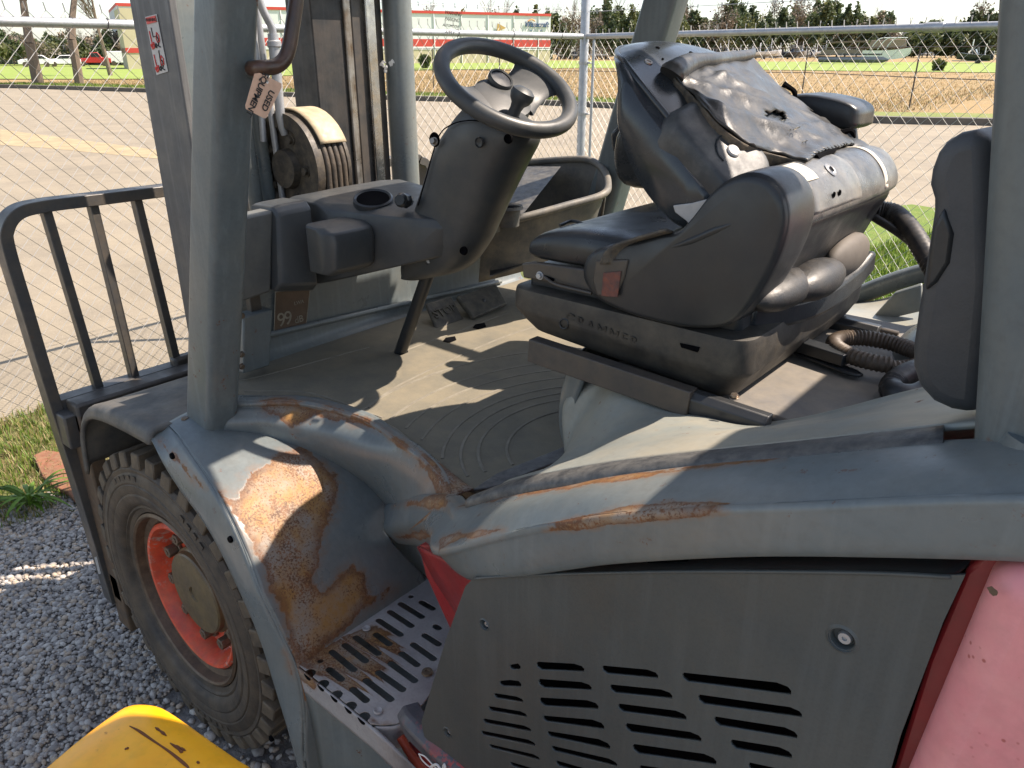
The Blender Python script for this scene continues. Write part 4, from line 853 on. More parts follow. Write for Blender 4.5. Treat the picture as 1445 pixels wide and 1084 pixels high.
loft('dash_console', cons, PLAST, FL, 4, bevel=.010, bseg=3)
# glovebox bulge on the console
gb = []
for y_, s_ in ((0, .55), (.012, .92), (.03, 1), (.10, 1), (.128, .93), (.14, .6)):
    c = X(494, 352, -1.405); yy = X(466, 352, -1.385)[1] + y_
    gb.append([np.array([-1.452 + dx * s_, yy, c[2] + .006 + dz * .88 * (.9 + .1 * s_)]) for dx, dz in ((-.03, .060), (.035, .058), (.062, .045), (.070, .02), (.062, -.05), (.045, -.066), (-.03, -.066))])
loft('glovebox', gb, PLAST, FL, 3, bevel=.004)
bpy.context.view_layer.update(); h_ = cast([o for o in bpy.data.objects if o.name.startswith('dash_console')], 527, 285); cc = h_[1] + np.array([0, 0, .001])
lathe('cup_holder', [(.0, -.045), (.036, -.045), (.039, .002), (.043, .006), (.047, .003), (.048, -.01)], cc + np.array([.004, -.004, .006]), (.22, -.22, 1), PLASTD, FL, 40)
lathe('cup_well', [(0, .0), (.0385, .0)], cc + np.array([.004, -.004, .0085]), (.22, -.22, 1), BLK, FL, 40)
# ---------------------------------------------------------------- steering column
yc = .66; cb = Z(565, 497, .962); ct = Y(603, 390, cb[1]); ax = ct - cb
tube('column_tube', [cb - ax * .1, cb, ct, ct + ax * .3], .0165, PLASTD, FL, 24, 1, smoothp=False)
CYC = cb[1]
SW = Y(716, 122, CYC + .0)      # centre of the steering wheel
def ring_(pts, y0, y1, inset=.0):
    return pts
# shroud: sections along the column, each a rounded box between front edge and rear edge in the side plane
sh = []
FE = [(566, 392), (562, 375), (566, 345), (575, 310), (590, 262), (604, 215), (628, 176), (652, 150), (676, 142)]     # near-front silhouette
RE = [(606, 392), (648, 382), (672, 350), (686, 320), (703, 280), (724, 232), (738, 205), (742, 190), (735, 178)]     # rear silhouette
hw = [.050, .062, .070, .072, .074, .078, .076, .066, .045]
for (fx, fy), (rx_, ry_), h_ in zip(FE, RE, hw):
    yn = CYC - h_; f_ = Y(fx, fy, yn + .01); r_ = Y(rx_, ry_, yn + .05)
    f_ = np.array([f_[0], 0, f_[2]]); r_ = np.array([r_[0], 0, r_[2]]); L_ = r_ - f_; q = []
    for u, v in ((.0, -.55), (.06, -.85), (.22, -1), (.55, -1), (.80, -.86), (.95, -.55), (1, 0), (.95, .55), (.80, .86), (.55, 1), (.22, 1), (.06, .85), (0, .55), (-.02, 0)):
        p = f_ + L_ * u; q.append(np.array([p[0], CYC + h_ * v, p[2]]))
    sh.append(q)
loft('column_shroud', sh, PLAST, FL, 4, smoothv=2, angle=60)
tube('shroud_seam', [Y(*p, CYC - .0795) for p in ((590, 290), (600, 255), (618, 195), (637, 176), (662, 170), (683, 172))], .0014, BLK, FL, 6)
for p, r_ in (((614, 197), .014), ((677, 201), .010)): lathe('shroud_recess', [(0, .0), (r_ * .8, .001), (r_, .004), (r_ * 1.1, .001)], Y(*p, CYC - .0805), (0, -1, 0), BLK if r_ > .012 else PLASTD, FL, 24)
bolt('ignition', Y(613, 200, CYC - .083), (.2, -1, .3), .007, .010, STEEL, FL)
for p in ((605, 368), (655, 354), (718, 196)): lathe('shroud_screw_well', [(0, .003), (.006, .004), (.0085, .006), (.010, .001)], Y(*p, CYC - .058 if p[0] < 700 else CYC - .06), (.25, -1, .2), BLK, FL, 20)
bolt('shroud_screw', Y(605, 368, CYC - .064), (.2, -1, .2), .0045, .004, GALV, FL)
lathe('adjust_knob', [(0, .03), (.012, .03), (.017, .022), (.015, .008), (.018, 0), (.012, -.02)], Y(572, 283, CYC - .085), (.35, -.9, .2), PLASTD, FL, 9)
tube('direction_lever', [Y(718, 185, CYC), Y(735, 193, CYC + .03), Y(753, 205, CYC + .05)], [.006, .008, .013], PLASTD, FL, 14)
# steering wheel
tilt = R(33); nW = np.array([math.sin(tilt), -.10, math.cos(tilt)]); nW /= np.linalg.norm(nW)
uW = np.cross([0, 1, 0], nW); uW /= np.linalg.norm(uW); vW = np.cross(nW, uW); RW = .140
sw = part_empty('steering_wheel', FL)
def wp(r_, a, h=0): return SW + nW * h + r_ * (math.cos(a) * uW + math.sin(a) * vW)
tube('rim', [wp(RW, a) for a in np.linspace(0, 2 * math.pi, 49)[:-1]], .0165, PLAST, sw, 20, 2, closed=True)
# dished web with a groove
web = []
for r_, h_ in ((.006, -.035), (.05, -.034), (.062, -.028), (.075, -.024)): web.append([wp(r_, a, h_) for a in np.linspace(0, 2 * math.pi, 33)[:-1]])
lathe('hub_dish', [(0, -.050), (.055, -.050), (.064, -.040), (.062, -.026), (.04, -.020), (0, -.018)], SW, nW, PLAST, sw, 40)
for a0, w_ in ((R(100), .75), (R(262), .62), (R(350), .34)):
    ss = []
    for r_, h_, ww, th in ((.03, -.034, .055 * w_ * 1.6, .020), (.07, -.030, .05 * w_ * 1.4, .018), (.105, -.016, .045 * w_ * 1.6, .014), (.138, -.002, .062 * w_ * 1.7, .012)):
        c = wp(r_, a0, h_); tdir = -math.sin(a0) * uW + math.cos(a0) * vW; ss.append([c + tdir * (ww * math.cos(b)) + nW * (th * .5 * math.sin(b)) for b in np.linspace(0, 6.283, 17)[:-1]])
    loft('spoke', ss, PLAST, sw, 4)
bc = wp(.045, R(150), -.016)
lathe('badge_ring', [(.024, -.01), (.027, -.004), (.028, .004), (.026, .008), (.023, .006)], bc, nW + .15 * uW, PLAST, sw, 40)
lathe('badge', [(0, .005), (.023, .004)], bc, nW + .15 * uW, M('dark_badge', (.02, .024, .035), .25, bump=0), sw, 40)
kb = Y(732, 140, CYC - .02); kbase = Y(722, 166, CYC - .03); kd = Y(738, 132, CYC - .02) - kbase; kd /= np.linalg.norm(kd)
knob = lathe('spinner_knob', [(0, -.012), (.014, -.012), (.013, .0), (.012, .018), (.014, .028), (.021, .036), (.0245, .046), (.0235, .056), (.015, .062), (0, .064)], kbase, kd, PLAST, sw, 32)
# ---------------------------------------------------------------- pedals
def slab(name, quad, th, mat, bevel=.004, parent=None, up=None):
    q = [np.asarray(p) for p in quad]; n = np.cross(q[1] - q[0], q[3] - q[0]); n /= np.linalg.norm(n)
    if n[2] > 0: n = -n
    return prism(name, q, n * th, mat, parent or FL, bevel)
bp_ = [X(601, 428, -1.60), X(637, 417, -1.60), X(655, 450, -1.53), X(617, 466, -1.53)]
brake = slab('brake_pedal', bp_, .012, MATT2 := M('dusty_black_pedal', (.06, .057, .05), .7, scale=20, bump=.3, dust=(.16, .14, .10), dustamt=.6), .006)
cpt = sum(bp_) / 4; ux_ = bp_[1] - bp_[0]; uy_ = bp_[0] - bp_[3]; nn = np.cross(ux_, uy_); nn /= np.linalg.norm(nn)
text('pedal_lettering', 'STOP', cpt + nn * .0015, ux_, uy_, .040, MATT2, brake, .0025, off=.0006)
tube('pedal_arm', [cpt - nn * .01, Z(633, 481, .93)], .007, PLASTD, brake, 10, 1, smoothp=False)
gp = [X(645, 418, -1.58), X(700, 400, -1.58), X(716, 428, -1.50), X(668, 448, -1.50)]
slab('accelerator_pedal', gp, .016, MATT2, .005); tube('accelerator_arm', [sum(gp) / 4, Z(672, 462, .93)], .007, PLASTD, FL, 10, 1, smoothp=False)
for p in ((634, 480), (676, 461), (566, 497)): prism('pedal_slot', [Z(p[0] + a, p[1] + b, .9625) for a, b in ((-9, 2), (-5, -3), (8, -5), (10, 0), (0, 4))], (0, 0, .0012), BLK, FL, 0)
# ---------------------------------------------------------------- right-hand tray and basket behind the column
TR = M('dusty_tray', (.10, .10, .095), .6, scale=9, bump=.25, bscale=250, dust=(.26, .22, .16), dustamt=.55)
TRX = -1.46
rim_o = [Y(700, 232, 1.32), Y(760, 228, 1.36), Y(822, 225, 1.38), Y(848, 236, 1.36), Y(858, 258, 1.30), Y(850, 275, 1.22), Y(800, 290, 1.10), Y(742, 306, .98), Y(690, 318, .90)]
tube('tray_rim', rim_o, .011, TR, FL, 10, 6)
patch('tray_back', [rim_o[:5], [p + np.array([-.03, .0, -.26]) for p in rim_o[:5]]], TR, FL, 4, 20, solid=.004)
patch('tray_front', [rim_o[4:], [p + np.array([-.03, .0, -.085]) for p in rim_o[4:]], [p + np.array([-.05, .01, -.17]) for p in rim_o[4:]]], TR, FL, 4, 20, solid=.004)
prism('tray_bottom', [rim_o[0] + np.array([-.02, .02, -.16]), rim_o[3] + np.array([-.0, .02, -.16]), rim_o[4] + np.array([.0, 0, -.15]), rim_o[8] + np.array([.0, 0, -.14])], (0, 0, -.004), PLASTD, FL, 0)
prism('tray_partition', [Y(738, 300, .98), Y(700, 314, .92), Y(700, 235, 1.30), Y(790, 235, 1.33)], (.004, 0, 0), M('scuffed_black_sheet', (.045, .045, .044), .5, scale=25, dust=(.2, .18, .14), dustamt=.5), FL, 0)
lathe('tray_cup', [(0, -.05), (.032, -.05), (.036, .0), (.041, .004), (.043, -.004)], Y(716, 292, .94), (0, 0, 1), TR, FL, 32); lathe('tray_cup_well', [(0, 0), (.035, 0)], Y(716, 292, .94) - np.array([0, 0, .004]), (0, 0, 1), BLK, FL, 24)
lathe('tray_cup', [(0, -.05), (.026, -.05), (.030, .0), (.034, .004), (.036, -.004)], Y(692, 300, .90), (0, 0, 1), TR, FL, 32)
prism('pocket', [X(*p, -1.50) for p in ((684, 306), (745, 292), (744, 340), (664, 358))], (-.04, 0, 0), PLASTD, FL, .006)
tube('white_cord', [Y(712, 240, .9), Y(709, 265, .9), Y(711, 288, .92)], .0018, WHITE, FL, 6)
# ================================================================== PILLARS, MAST, LOAD GUARD
def post2(name, c0, c1, sx, sy, mat, r=.02, **k):
    """leaning rounded box section between two centres, horizontal sections"""
    sec = rrect(sx, sy, r, 5); c0 = np.asarray(c0, float); c1 = np.asarray(c1, float)
    tp_ = k.pop('taper', 1.0); return loft(name, [[c0 + np.array([a, b, 0]) for a, b in sec], [c1 + np.array([-sx / 2 + (a + sx / 2) * tp_, b, 0]) for a, b in sec]], mat, FL, 1, lin=True, angle=50, **k)
def lerp_z(a, b, z): t = (z - a[2]) / (b[2] - a[2]); return a + (b - a) * t
f0 = Y(262, 600, .085); f1 = Y(273, 0, .085)
c0 = lerp_z(f0, f1, .905) + np.array([.050, .036, 0]); c1 = lerp_z(f0, f1, 2.14) + np.array([.050, .036, 0])
post2('front_pillar', c0, c1, .106, .078, PILLP, .018, taper=.70)
# pressed groove faces on the pillar: a slightly proud rear rib
q0 = lerp_z(f0, f1, .905) + np.array([.088, .032, 0]); q1 = lerp_z(f0, f1, 2.14) + np.array([.056, .032, 0])
post2('pillar_rib', q0, q1, .028, .05, PILLP, .010)
loft('pillar_weld', [[c + np.array([a, b, 0]) for a, b in rrect(w_, d_, .03, 5)] for c, w_, d_ in ((c0 + np.array([0, 0, -.004]), .138, .108), (c0 + np.array([.001, 0, .008]), .116, .088), (c0 + np.array([.002, 0, .018]), .104, .076))], PAINT, FL, 3)
# matching pillar on the far side
g0 = Y(835, 250, 1.36); g1 = Y(905, 0, 1.36)
post2('front_pillar', lerp_z(g0, g1, .96) + np.array([.05, .045, 0]), lerp_z(g0, g1, 2.14) + np.array([.05, .045, 0]), .105, .09, PILLP, .02)
# rear pillar on the near side, close to the lens
r0 = Y(1360, 640, .05); r1 = Y(1394, 0, .05)
rc0 = lerp_z(r0, r1, 1.28) + np.array([.075, .055, 0]); rc1 = lerp_z(r0, r1, 2.14) + np.array([.075, .055, 0])
loft('rear_pillar', [[lerp_z(r0, r1, z) + np.array([.075, .055, 0]) + np.array([a, b, 0]) for a, b in ((-.075, .02), (-.072, -.03), (-.055, -.048), (-.035, -.052), (-.022, -.060), (-.010, -.073), (.01, -.080), (.05, -.083), (.08, -.075), (.09, -.04), (.09, .04), (.06, .065), (-.05, .065), (-.072, .05))] for z in (1.27, 1.5, 1.8, 2.14)], PILLP, FL, 2, smoothv=3, angle=70)
loft('rear_pillar_foot', [[c + np.array([a, b, 0]) * k_ for a, b in rrect(.19, .17, .05, 5)] for c, k_ in ((rc0 + np.array([.02, .0, .03]), 1.12), (rc0 + np.array([.015, .0, .07]), 1.02), (rc0 + np.array([.012, 0, .10]), .95), (rc0 + np.array([.012, 0, .13]), .88))], PILLP, FL, 4)
post2('rear_pillar', np.array([rc0[0], 1.38, 1.2]), np.array([rc1[0], 1.38, 2.14]), .13, .11, PILLP, .03)
# overhead guard roof: frame and bars (above the picture, shades the cab)
RT = 2.16
for y, w_ in ((.12, .06), (1.405, .028)): sweep('roof_side_beam', [np.array([c1[0] - .02, y, RT]), np.array([c1[0] + .3, y, RT + .04]), np.array([.50, y, RT + .03])], rrect(.06, w_, .01), PILLP, FL, 4, up=(0, 1, 0))
for x in (c1[0],): box('roof_cross_beam', (x - .05, .10, RT - .02), (x + .05, 1.40, RT + .04), PILLP, FL, .01)
box('roof_shade_panel', (c1[0] - .02, .26, RT + .045), (-.06, .73, RT + .055), PILLP, FL, .002); box('roof_shade_strip', (c1[0] - .02, .732, RT + .045), (-.76, .84, RT + .055), PILLP, FL, .002); box('roof_shade_strip', (-.50, .732, RT + .045), (-.06, .84, RT + .055), PILLP, FL, .002); box('roof_rear_shade', (.13, .26, RT + .045), (.55, 1.45, RT + .055), PILLP, FL, .002); box('roof_front_shade', (c1[0] - .02, .842, RT + .045), (-.87, 1.45, RT + .055), PILLP, FL, .002)  # unseen plates, their gaps shaped to drop sun patches into the cab
for i in range(3):
    y = .28 + i * .155; box('roof_bar', (c1[0] + .04, y - .012, RT - .0), (rc1[0] - .04, y + .012, RT + .043), PILLP, FL, .004)
# moulded cover fixed inside the rear pillar
cv = [(1330, 200), (1318, 216), (1309, 240), (1306, 262), (1312, 282), (1312, 300), (1300, 380), (1290, 440), (1283, 490), (1283, 520), (1292, 548), (1312, 570), (1338, 582), (1385, 590), (1405, 400), (1400, 190), (1372, 184), (1350, 188)]
prism('rear_pillar_cover', [Y(*p, .135) for p in cv], (.01, .10, 0), M('smooth_grey_cover', (.05, .055, .062), .5, scale=4, bump=.15, bscale=500, dust=(.12, .12, .12), dustamt=.3), FL, .022, bseg=5)
prism('cover_recess', [Y(*p, .132) for p in ((1332, 292), (1346, 330), (1340, 372), (1322, 400), (1304, 412), (1310, 360), (1316, 320))], (0, .01, 0), PLASTD, FL, .004)
# grab handle welded to the front pillar
hx = -1.21
tube('grab_handle', [X(355, 97, hx - .03), X(368, 96, hx), X(388, 94, hx), X(401, 84, hx), X(408, 66, hx), X(413, 35, hx), X(418, 0, hx), X(421, -40, hx), X(412, -90, hx)], .0125, HANDLE, FL, 20, 8)
tube('handle_foot', [X(351, 97, hx - .05), X(362, 97, hx - .02)], [.017, .0135], PILLP, FL, 20, 4)
# stickers on pillar and mast
sx = c1[0]
def pillar_rear(px, py):   # rear face plane of the near pillar
    a = lerp_z(f0, f1, 1.75) + np.array([.0735, 0, 0]); n = np.cross(f1 - f0, [0, 1, 0]); n /= np.linalg.norm(n); r = ray(px, py); t = ((a - CAM) @ n) / (r @ n); return CAM + r * t, n
P4 = [pillar_rear(*p)[0] for p in ((333, -42), (357, -38), (355, 30), (331, 29))]; nP = pillar_rear(340, 0)[1]; nP = nP if nP[0] > 0 else -nP
prism('instruction_label', [p + nP * .001 for p in P4], nP * .0012, WHITE, FL, 0, smooth=False)
uy_ = P4[0] - P4[3]; ux_ = P4[1] - P4[0]
for i, s_ in enumerate(('BEFORE', 'APPLY', 'AUTOMOTIVE', 'PARKING', 'WARNING')):
    o_ = P4[3] + nP * .003 + ux_ * .5 + uy_ * (.17 + .165 * i); text('label_line', s_, o_, ux_, uy_, .0105 if i != 2 else .0078, INK, FL, .0002)
# ---------------------------------------------------------------- mast
my = .30; xa = Y(182, 0, my)[0]; xb = Y(237, 0, my)[0]; BX = lambda x0, x1, y0, y1, z0=.15, z1=3.3, m=MASTP, n='mast_rail': box(n, (x0, y0, z0), (x1, y1, z1), m, FL, .004)
BX(xa, xb, my, my + .02, n='mast_plate'); BX(xa + .02, xb - .015, my + .02, my + .09, m=PAINT, n='mast_channel')
BX(xa + .02, xa + .05, my + .09, my + .16, m=DKMETAL, n='inner_mast_rail')
# warning sticker with pictograms on the plate
W0 = [Y(*p, my) for p in ((206, 24), (222, 20), (238, 101), (222, 106))]; prism('warning_sticker', [p - np.array([0, .001, 0]) for p in W0], (0, -.001, 0), M('sticker_paper', (.55, .54, .52), .5, bump=0), FL, 0, smooth=False)
def stk(u, v): return W0[0] * (1 - u) * (1 - v) + W0[1] * u * (1 - v) + W0[2] * u * v + W0[3] * (1 - u) * v - np.array([0, .003, 0])
prism('warning_band', [stk(.08, .02), stk(.92, .02), stk(.92, .13), stk(.08, .13)], (0, -.0006, 0), REDS, FL, 0, smooth=False)
text('warning_word', 'WARNING', stk(.5, .075) - np.array([0, .0012, 0]), (1, 0, 0), (0, 0, 1), .010, INK, FL, .0002)
for k_ in (0, 1):
    v0 = .2 + k_ * .40; L = lambda pts, r_=.0011, m=INK, n='pictogram': tube(n, [stk(a, v0 + b) for a, b in pts], r_, m, FL, 6, 1, smoothp=False)
    L([(.35, 0), (.38, .16), (.72, .16)] if k_ == 0 else [(.62, .0), (.58, .2), (.58, .3)]); L([(.72, .10), (.86, .16), (.84, .26), (.66, .27), (.6, .2), (.72, .1)], m=REDS, r_=.0012)
    L([(.70, .18), (.78, .22), (.74, .28), (.66, .33), (.82, .36)], .0015); L([(.15, .05), (.2, .32)], .0014, REDS); L([(.1, .28), (.34, .26), (.38, .32), (.16, .35), (.1, .28)], .0024, REDS)
    L([(.42, .30), (.5, .28), (.56, .31), (.5, .35), (.42, .34), (.42, .30)], .0014)
L = None
MX = -2.0
def mcol(name, pa, pb, dx, mat, x=MX, z0=.15, z1=3.3):
    ya = X(pa, 0, x)[1]; yb = X(pb, 0, x)[1]; return box(name, (x - dx, ya, z0), (x, yb, z1), mat, FL, .004)
mcol('mast_rail', 437, 484, .12, M('oily_black_mast', (.018, .018, .018), .55, scale=8, bump=.2, streak=.5, dust=(.08, .06, .045), dustamt=.4)); mcol('worn_rail_edge', 484, 494, .10, STEEL, MX + .01)
mcol('inner_mast_rail', 494, 515, .08, DKMETAL, MX + .005); mcol('polished_rail', 515, 529, .05, CHROME, MX + .02); mcol('mast_rail', 529, 537, .09, DKMETAL, MX - .01)
yc1 = X(556, 0, MX)[1]; lathe('lift_cylinder', [(0, .1), (.046, .1), (.046, 2.6), (0, 2.6)], (MX + .01, yc1, 0), (0, 0, 1), PAINT, FL, 40)
pm = X(557, 96, MX + .056); rr_ = random.Random(2)
for i in range(9):
    c = pm + np.array([.0, rr_.uniform(-.022, .022), rr_.uniform(-.018, .02)]); c[0] = MX + .01 + math.sqrt(max(1e-5, .0468 ** 2 - (c[1] - yc1) ** 2)); q_ = [(rr_.uniform(.003, .011), a) for a in np.linspace(0, 6.28, 8)[:-1]]
    n_ = np.array([c[0] - MX - .01, c[1] - yc1, 0]); n_ /= np.linalg.norm(n_); s_ = np.array([-n_[1], n_[0], 0]); prism('paint_splash', [c + s_ * r_ * math.cos(a) + np.array([0, 0, 1]) * r_ * math.sin(a) * .8 for r_, a in q_], n_ * .0008, WHITE, FL, 0)
# left hydraulic cylinders and pipes, seen between pillar and dash
for px, r_, m_, xx in ((353, .020, PAINT, -1.93), (371, .022, PAINT, -1.95), (392, .0085, GALV, -1.90)):
    p = X(px, 230, xx); q = np.array([-.0, 0, 1.0]); tube('tilt_pipe' if r_ < .01 else 'lift_cylinder', [p - q * .9 + np.array([0, .02, 0]), p, p + q * .9 - np.array([0, .02, 0])], r_, m_, FL, 24, 1, smoothp=False)
pz = X(388, 60, -1.86); tube('hydraulic_pipe', [X(362, -10, -1.86), X(372, 16, -1.86), X(383, 38, -1.86), X(386, 52, -1.86)], .010, GALV, FL, 14, 6); tube('hydraulic_fitting', [X(385, 48, -1.86), X(388, 80, -1.86), X(396, 165, -1.86), X(402, 190, -1.86)], [.0135, .014, .012, .010], GALV, FL, 14, 2)
lathe('pipe_collar', [(.012, -.01), (.018, -.006), (.018, .006), (.012, .01)], X(387, 62, -1.86), (0, 0, 1), GALV, FL, 20); tube('hydraulic_pipe', [X(356, 10, -1.9), X(360, 60, -1.9), X(365, 100, -1.9), X(372, 200, -1.9)], .008, GALV, FL, 12, 4)
# hose sheave on the mast
sc_ = Y(408, 238, .62); Rs = .145; SH = M('greasy_sheave', (.035, .03, .026), .55, scale=25, bump=.4, dust=(.14, .11, .07), dustamt=.6)
lathe('hose_sheave', [(0, -.02), (.05, -.02), (.055, .0), (.10, .0), (.11, -.012), (Rs, -.012), (Rs, .012), (Rs - .015, .014), (Rs - .015, .085), (Rs, .09), (Rs, .10), (0, .10)], sc_, (0, 1, 0), SH, FL, 56)
for i in range(4):
    yy = sc_[1] + .024 + i * .018; P = [sc_ * np.array([1, 0, 1]) + np.array([0, yy, 0]) + (Rs - .005) * np.array([math.cos(a), 0, math.sin(a)]) for a in np.linspace(R(115), R(0), 14)]; P.append(P[-1] - np.array([.0, 0, .12])); P.append(P[-1] - np.array([-.0, 0, .4]))
    tube('hydraulic_hose', P, .0085, RUBBER, FL, 12, 3)
gp_ = []
for yy in (.012, .095): gp_.append([sc_ * np.array([1, 0, 1]) + np.array([0, sc_[1] + yy, 0]) + (Rs + .012) * np.array([math.cos(a), 0, math.sin(a)]) for a in np.linspace(R(128), R(28), 14)])
patch('hose_guard', gp_, M('tan_dusty_guard', (.42, .34, .22), .6, scale=30), FL, 4, 30, solid=.004)
for a in range(5): bolt('sheave_bolt', sc_ + .08 * np.array([math.cos(a * 1.26), 0, math.sin(a * 1.26)]), (0, -1, 0), .011, .012, SH, FL)
box('mast_crosspiece', (-2.06, .40, .86), (-1.98, 1.05, 1.12), SH, FL, .006); box('mast_crosspiece', (-2.06, .40, 1.0), (-1.97, 1.05, 1.03), STEEL, FL, .004)
box('mast_shade_block', (-2.10, .34, 1.88), (-1.95, 1.46, 2.7), DKMETAL, FL, .01)  # unseen block added between the uprights to shade the gravel
box('lower_mast_cover', (-2.02, .34, .3), (-1.74, 1.25, .90), DKMETAL, FL, .01)
# ---------------------------------------------------------------- load guard and carriage
GX = -2.2
def gsweep(name, P, w_=.020, d_=.048, n=8): return sweep(name, P, [(-w_ / 2, -d_ / 2), (w_ / 2, -d_ / 2), (w_ / 2, d_ / 2), (-w_ / 2, d_ / 2)], GUARDM, FL, n, up=(1, 0, 0), bevel=.002)
YR = 1.46; pb_ = X(160, 845, GX); pt = [pb_, X(120, 712, GX), X(75, 572, GX), X(35, 440, GX), X(8, 350, GX), X(6, 322, GX), X(22, 300, GX), X(58, 290, GX)]
tp = [X(130, 281, GX), X(235, 268, GX)]; tp.append(tp[-1] + np.array([0, .5, -.002])); tp.append(np.array([GX, YR - .12, tp[-1][2]]))
z_top = tp[0][2]; far_ = [np.array([GX, YR - .05, z_top - .01]), np.array([GX, YR, z_top - .09]), np.array([GX, YR, .8]), np.array([GX, YR, .1])]
gsweep('guard_frame', pt + tp + far_, .030, .055)
b0 = X(70, 574, GX); b1 = X(258, 516, GX); b2_ = b0 + (b1 - b0) * ((YR - b0[1]) / (b1[1] - b0[1])); b2_[2] = b0[2]; b1[2] = b0[2]
gsweep('guard_bottom_bar', [b0, (b0 + b2_) / 2, b2_], .035, .05, 1)
for pa, pb in (((62, 291), (140, 552)), ((128, 281), (190, 536)), ((190, 274), (250, 518))):
    a = X(*pa, GX); b = X(*pb, GX); gsweep('guard_bar', [np.array([GX, a[1], z_top]), np.array([GX, b[1], b0[2]])], .022, .030, 1)
yl = X(190, 274, GX)[1]; stp = yl - X(128, 281, GX)[1]
for i in range(1, 7): gsweep('guard_bar', [np.array([GX, yl + stp * i, z_top]), np.array([GX, yl + stp * i, b0[2]])], .022, .030, 1)
RUSTY = M('rusty_carriage', (.085, .055, .03), .7, col2=(.06, .045, .035), scale=18, bump=.4, dust=(.17, .10, .05), dustamt=.5)
box('carriage_plate', (GX + .02, .03, .06), (GX + .10, .075, .80), RUSTY, FL, .006); box('carriage_beam', (GX + .03, .03, .74), (GX + .10, 1.4, .83), DKMETAL, FL, .008); box('carriage_bracket', (GX, .0, .70), (GX + .08, .10, .80), GUARDM, FL, .006)
box('carriage_beam', (GX + .03, .03, .16), (GX + .09, 1.4, .26), DKMETAL, FL, .008)
for y in (.35, 1.05): box('fork', (GX - .95, y, .03), (GX + .03, y + .12, .075), DKMETAL, FL, .01); box('fork_shank', (GX - .01, y, .03), (GX + .03, y + .12, .85), DKMETAL, FL, .01)
box('white_mark', X(142, 796, GX + .03) + np.array([0, -.012, -.03]), X(142, 796, GX + .03) + np.array([.001, -.006, .03]), WHITE, FL, 0)
# ---------------------------------------------------------------- front wheel
wh = part_empty('front_wheel', FL); WO = np.array([HUBX, .012, HUBZ]); AX = (0, -1, 0)
TYP = [(.240, -.20), (.30, -.235), (.372, -.225), (.382, -.215), (.382, -.022), (.379, -.004), (.370, .005), (.360, .003), (.355, .007), (.335, .011), (.331, .0085), (.328, .0115), (.31, .011), (.305, .008), (.300, .0105), (.285, .008), (.272, .001), (.268, -.006), (.262, -.004), (.258, -.010), (.246, -.014), (.243, -.03), (.24, -.03)]
ty = lathe('tyre', TYP, WO, AX, RUBBER, wh, 144, closed=True)
V = []; F = []; NB = 34
for k_ in range(NB):
    for side in (0, 1):
        a0 = 2 * math.pi * (k_ + .5 * side) / NB; wa = 2 * math.pi / NB
        h0, h1 = (.002, -.118) if side == 0 else (-.226, -.106); sk = .10
        ring = []
        for (h, da0, da1) in ((h0, .08, .74), (h1, .08 + sk * 1.2, .74 + sk * 2.2)):
            for rr_, ins in ((.374, -.0), (.414, .07)):
                for da in (da0 + ins, da1 - ins):
                    a = a0 + wa * da; hh = h + (.004 if side == 0 and h == h0 else 0) - (.006 if rr_ > .4 and side == 0 and h == h0 else 0); V.append(WO + np.array([rr_ * math.cos(a), -hh, rr_ * math.sin(a)]))
        o = len(V) - 8; F += [(o, o + 1, o + 3, o + 2), (o + 4, o + 6, o + 7, o + 5), (o + 2, o + 3, o + 7, o + 6), (o, o + 2, o + 6, o + 4), (o + 1, o + 5, o + 7, o + 3), (o, o + 4, o + 5, o + 1)]
mesh('tread_blocks', V, F, LUG, wh, bevel=.003, bseg=1)
# raised bands and dashes of moulded lettering on the sidewall
for (a0, a1_, n_) in ((R(100), R(128), 5), (R(50), R(68), 4), (R(205), R(250), 9), (R(262), R(300), 7)):
    for i in range(n_):
        a = a0 + (a1_ - a0) * (i + .5) / n_; da = (a1_ - a0) / n_ * .3; r0_, r1_ = .342, .356
        prism('sidewall_mark', [WO + np.array([r_ * math.cos(t_), -.0085, r_ * math.sin(t_)]) for r_, t_ in ((r0_, a - da), (r0_, a + da), (r1_, a + da), (r1_, a - da))], (0, -.002, 0), RUBBER, wh, .0005)
lathe('rim_flange', [(.244, -.03), (.243, -.012), (.236, -.008), (.231, -.012), (.227, -.034), (.212, -.040), (.208, -.036), (.206, -.05)], WO, AX, M('brown_rim_ring', (.085, .055, .035), .5, scale=20, bump=.3, dust=(.2, .13, .07), dustamt=.5), wh, 96)
lathe('rim', [(.207, -.052), (.206, -.034), (.200, -.028), (.193, -.030), (.186, -.045), (.178, -.085), (.165, -.090), (.0, -.090)], WO, AX, ORANGE, wh, 96)
lathe('hub', [(.124, -.090), (.122, -.068), (.116, -.062), (.114, -.050), (.110, -.046), (.022, -.045), (.020, -.050), (0, -.050)], WO, AX, HUB, wh, 64)
for k_ in range(10):
    a = 2 * math.pi * (k_ + .3) / 10; p = WO + np.array([.149 * math.cos(a), .088, .149 * math.sin(a)]); nt_ = bolt('wheel_nut', p, AX, .0168, .034, NUT, wh); lathe('stud', [(0, .036), (.007, .036), (.008, .028), (.008, .02)], p, AX, NUT, wh, 12)
box('axle', (HUBX - .09, .22, HUBZ - .1), (HUBX + .09, 1.2, HUBZ + .12), DKMETAL, FL, .02)
lathe('tyre', TYP, (HUBX, 1.30 + .12, HUBZ), (0, 1, 0), RUBBER, part_empty('front_wheel', FL), 64, closed=True)
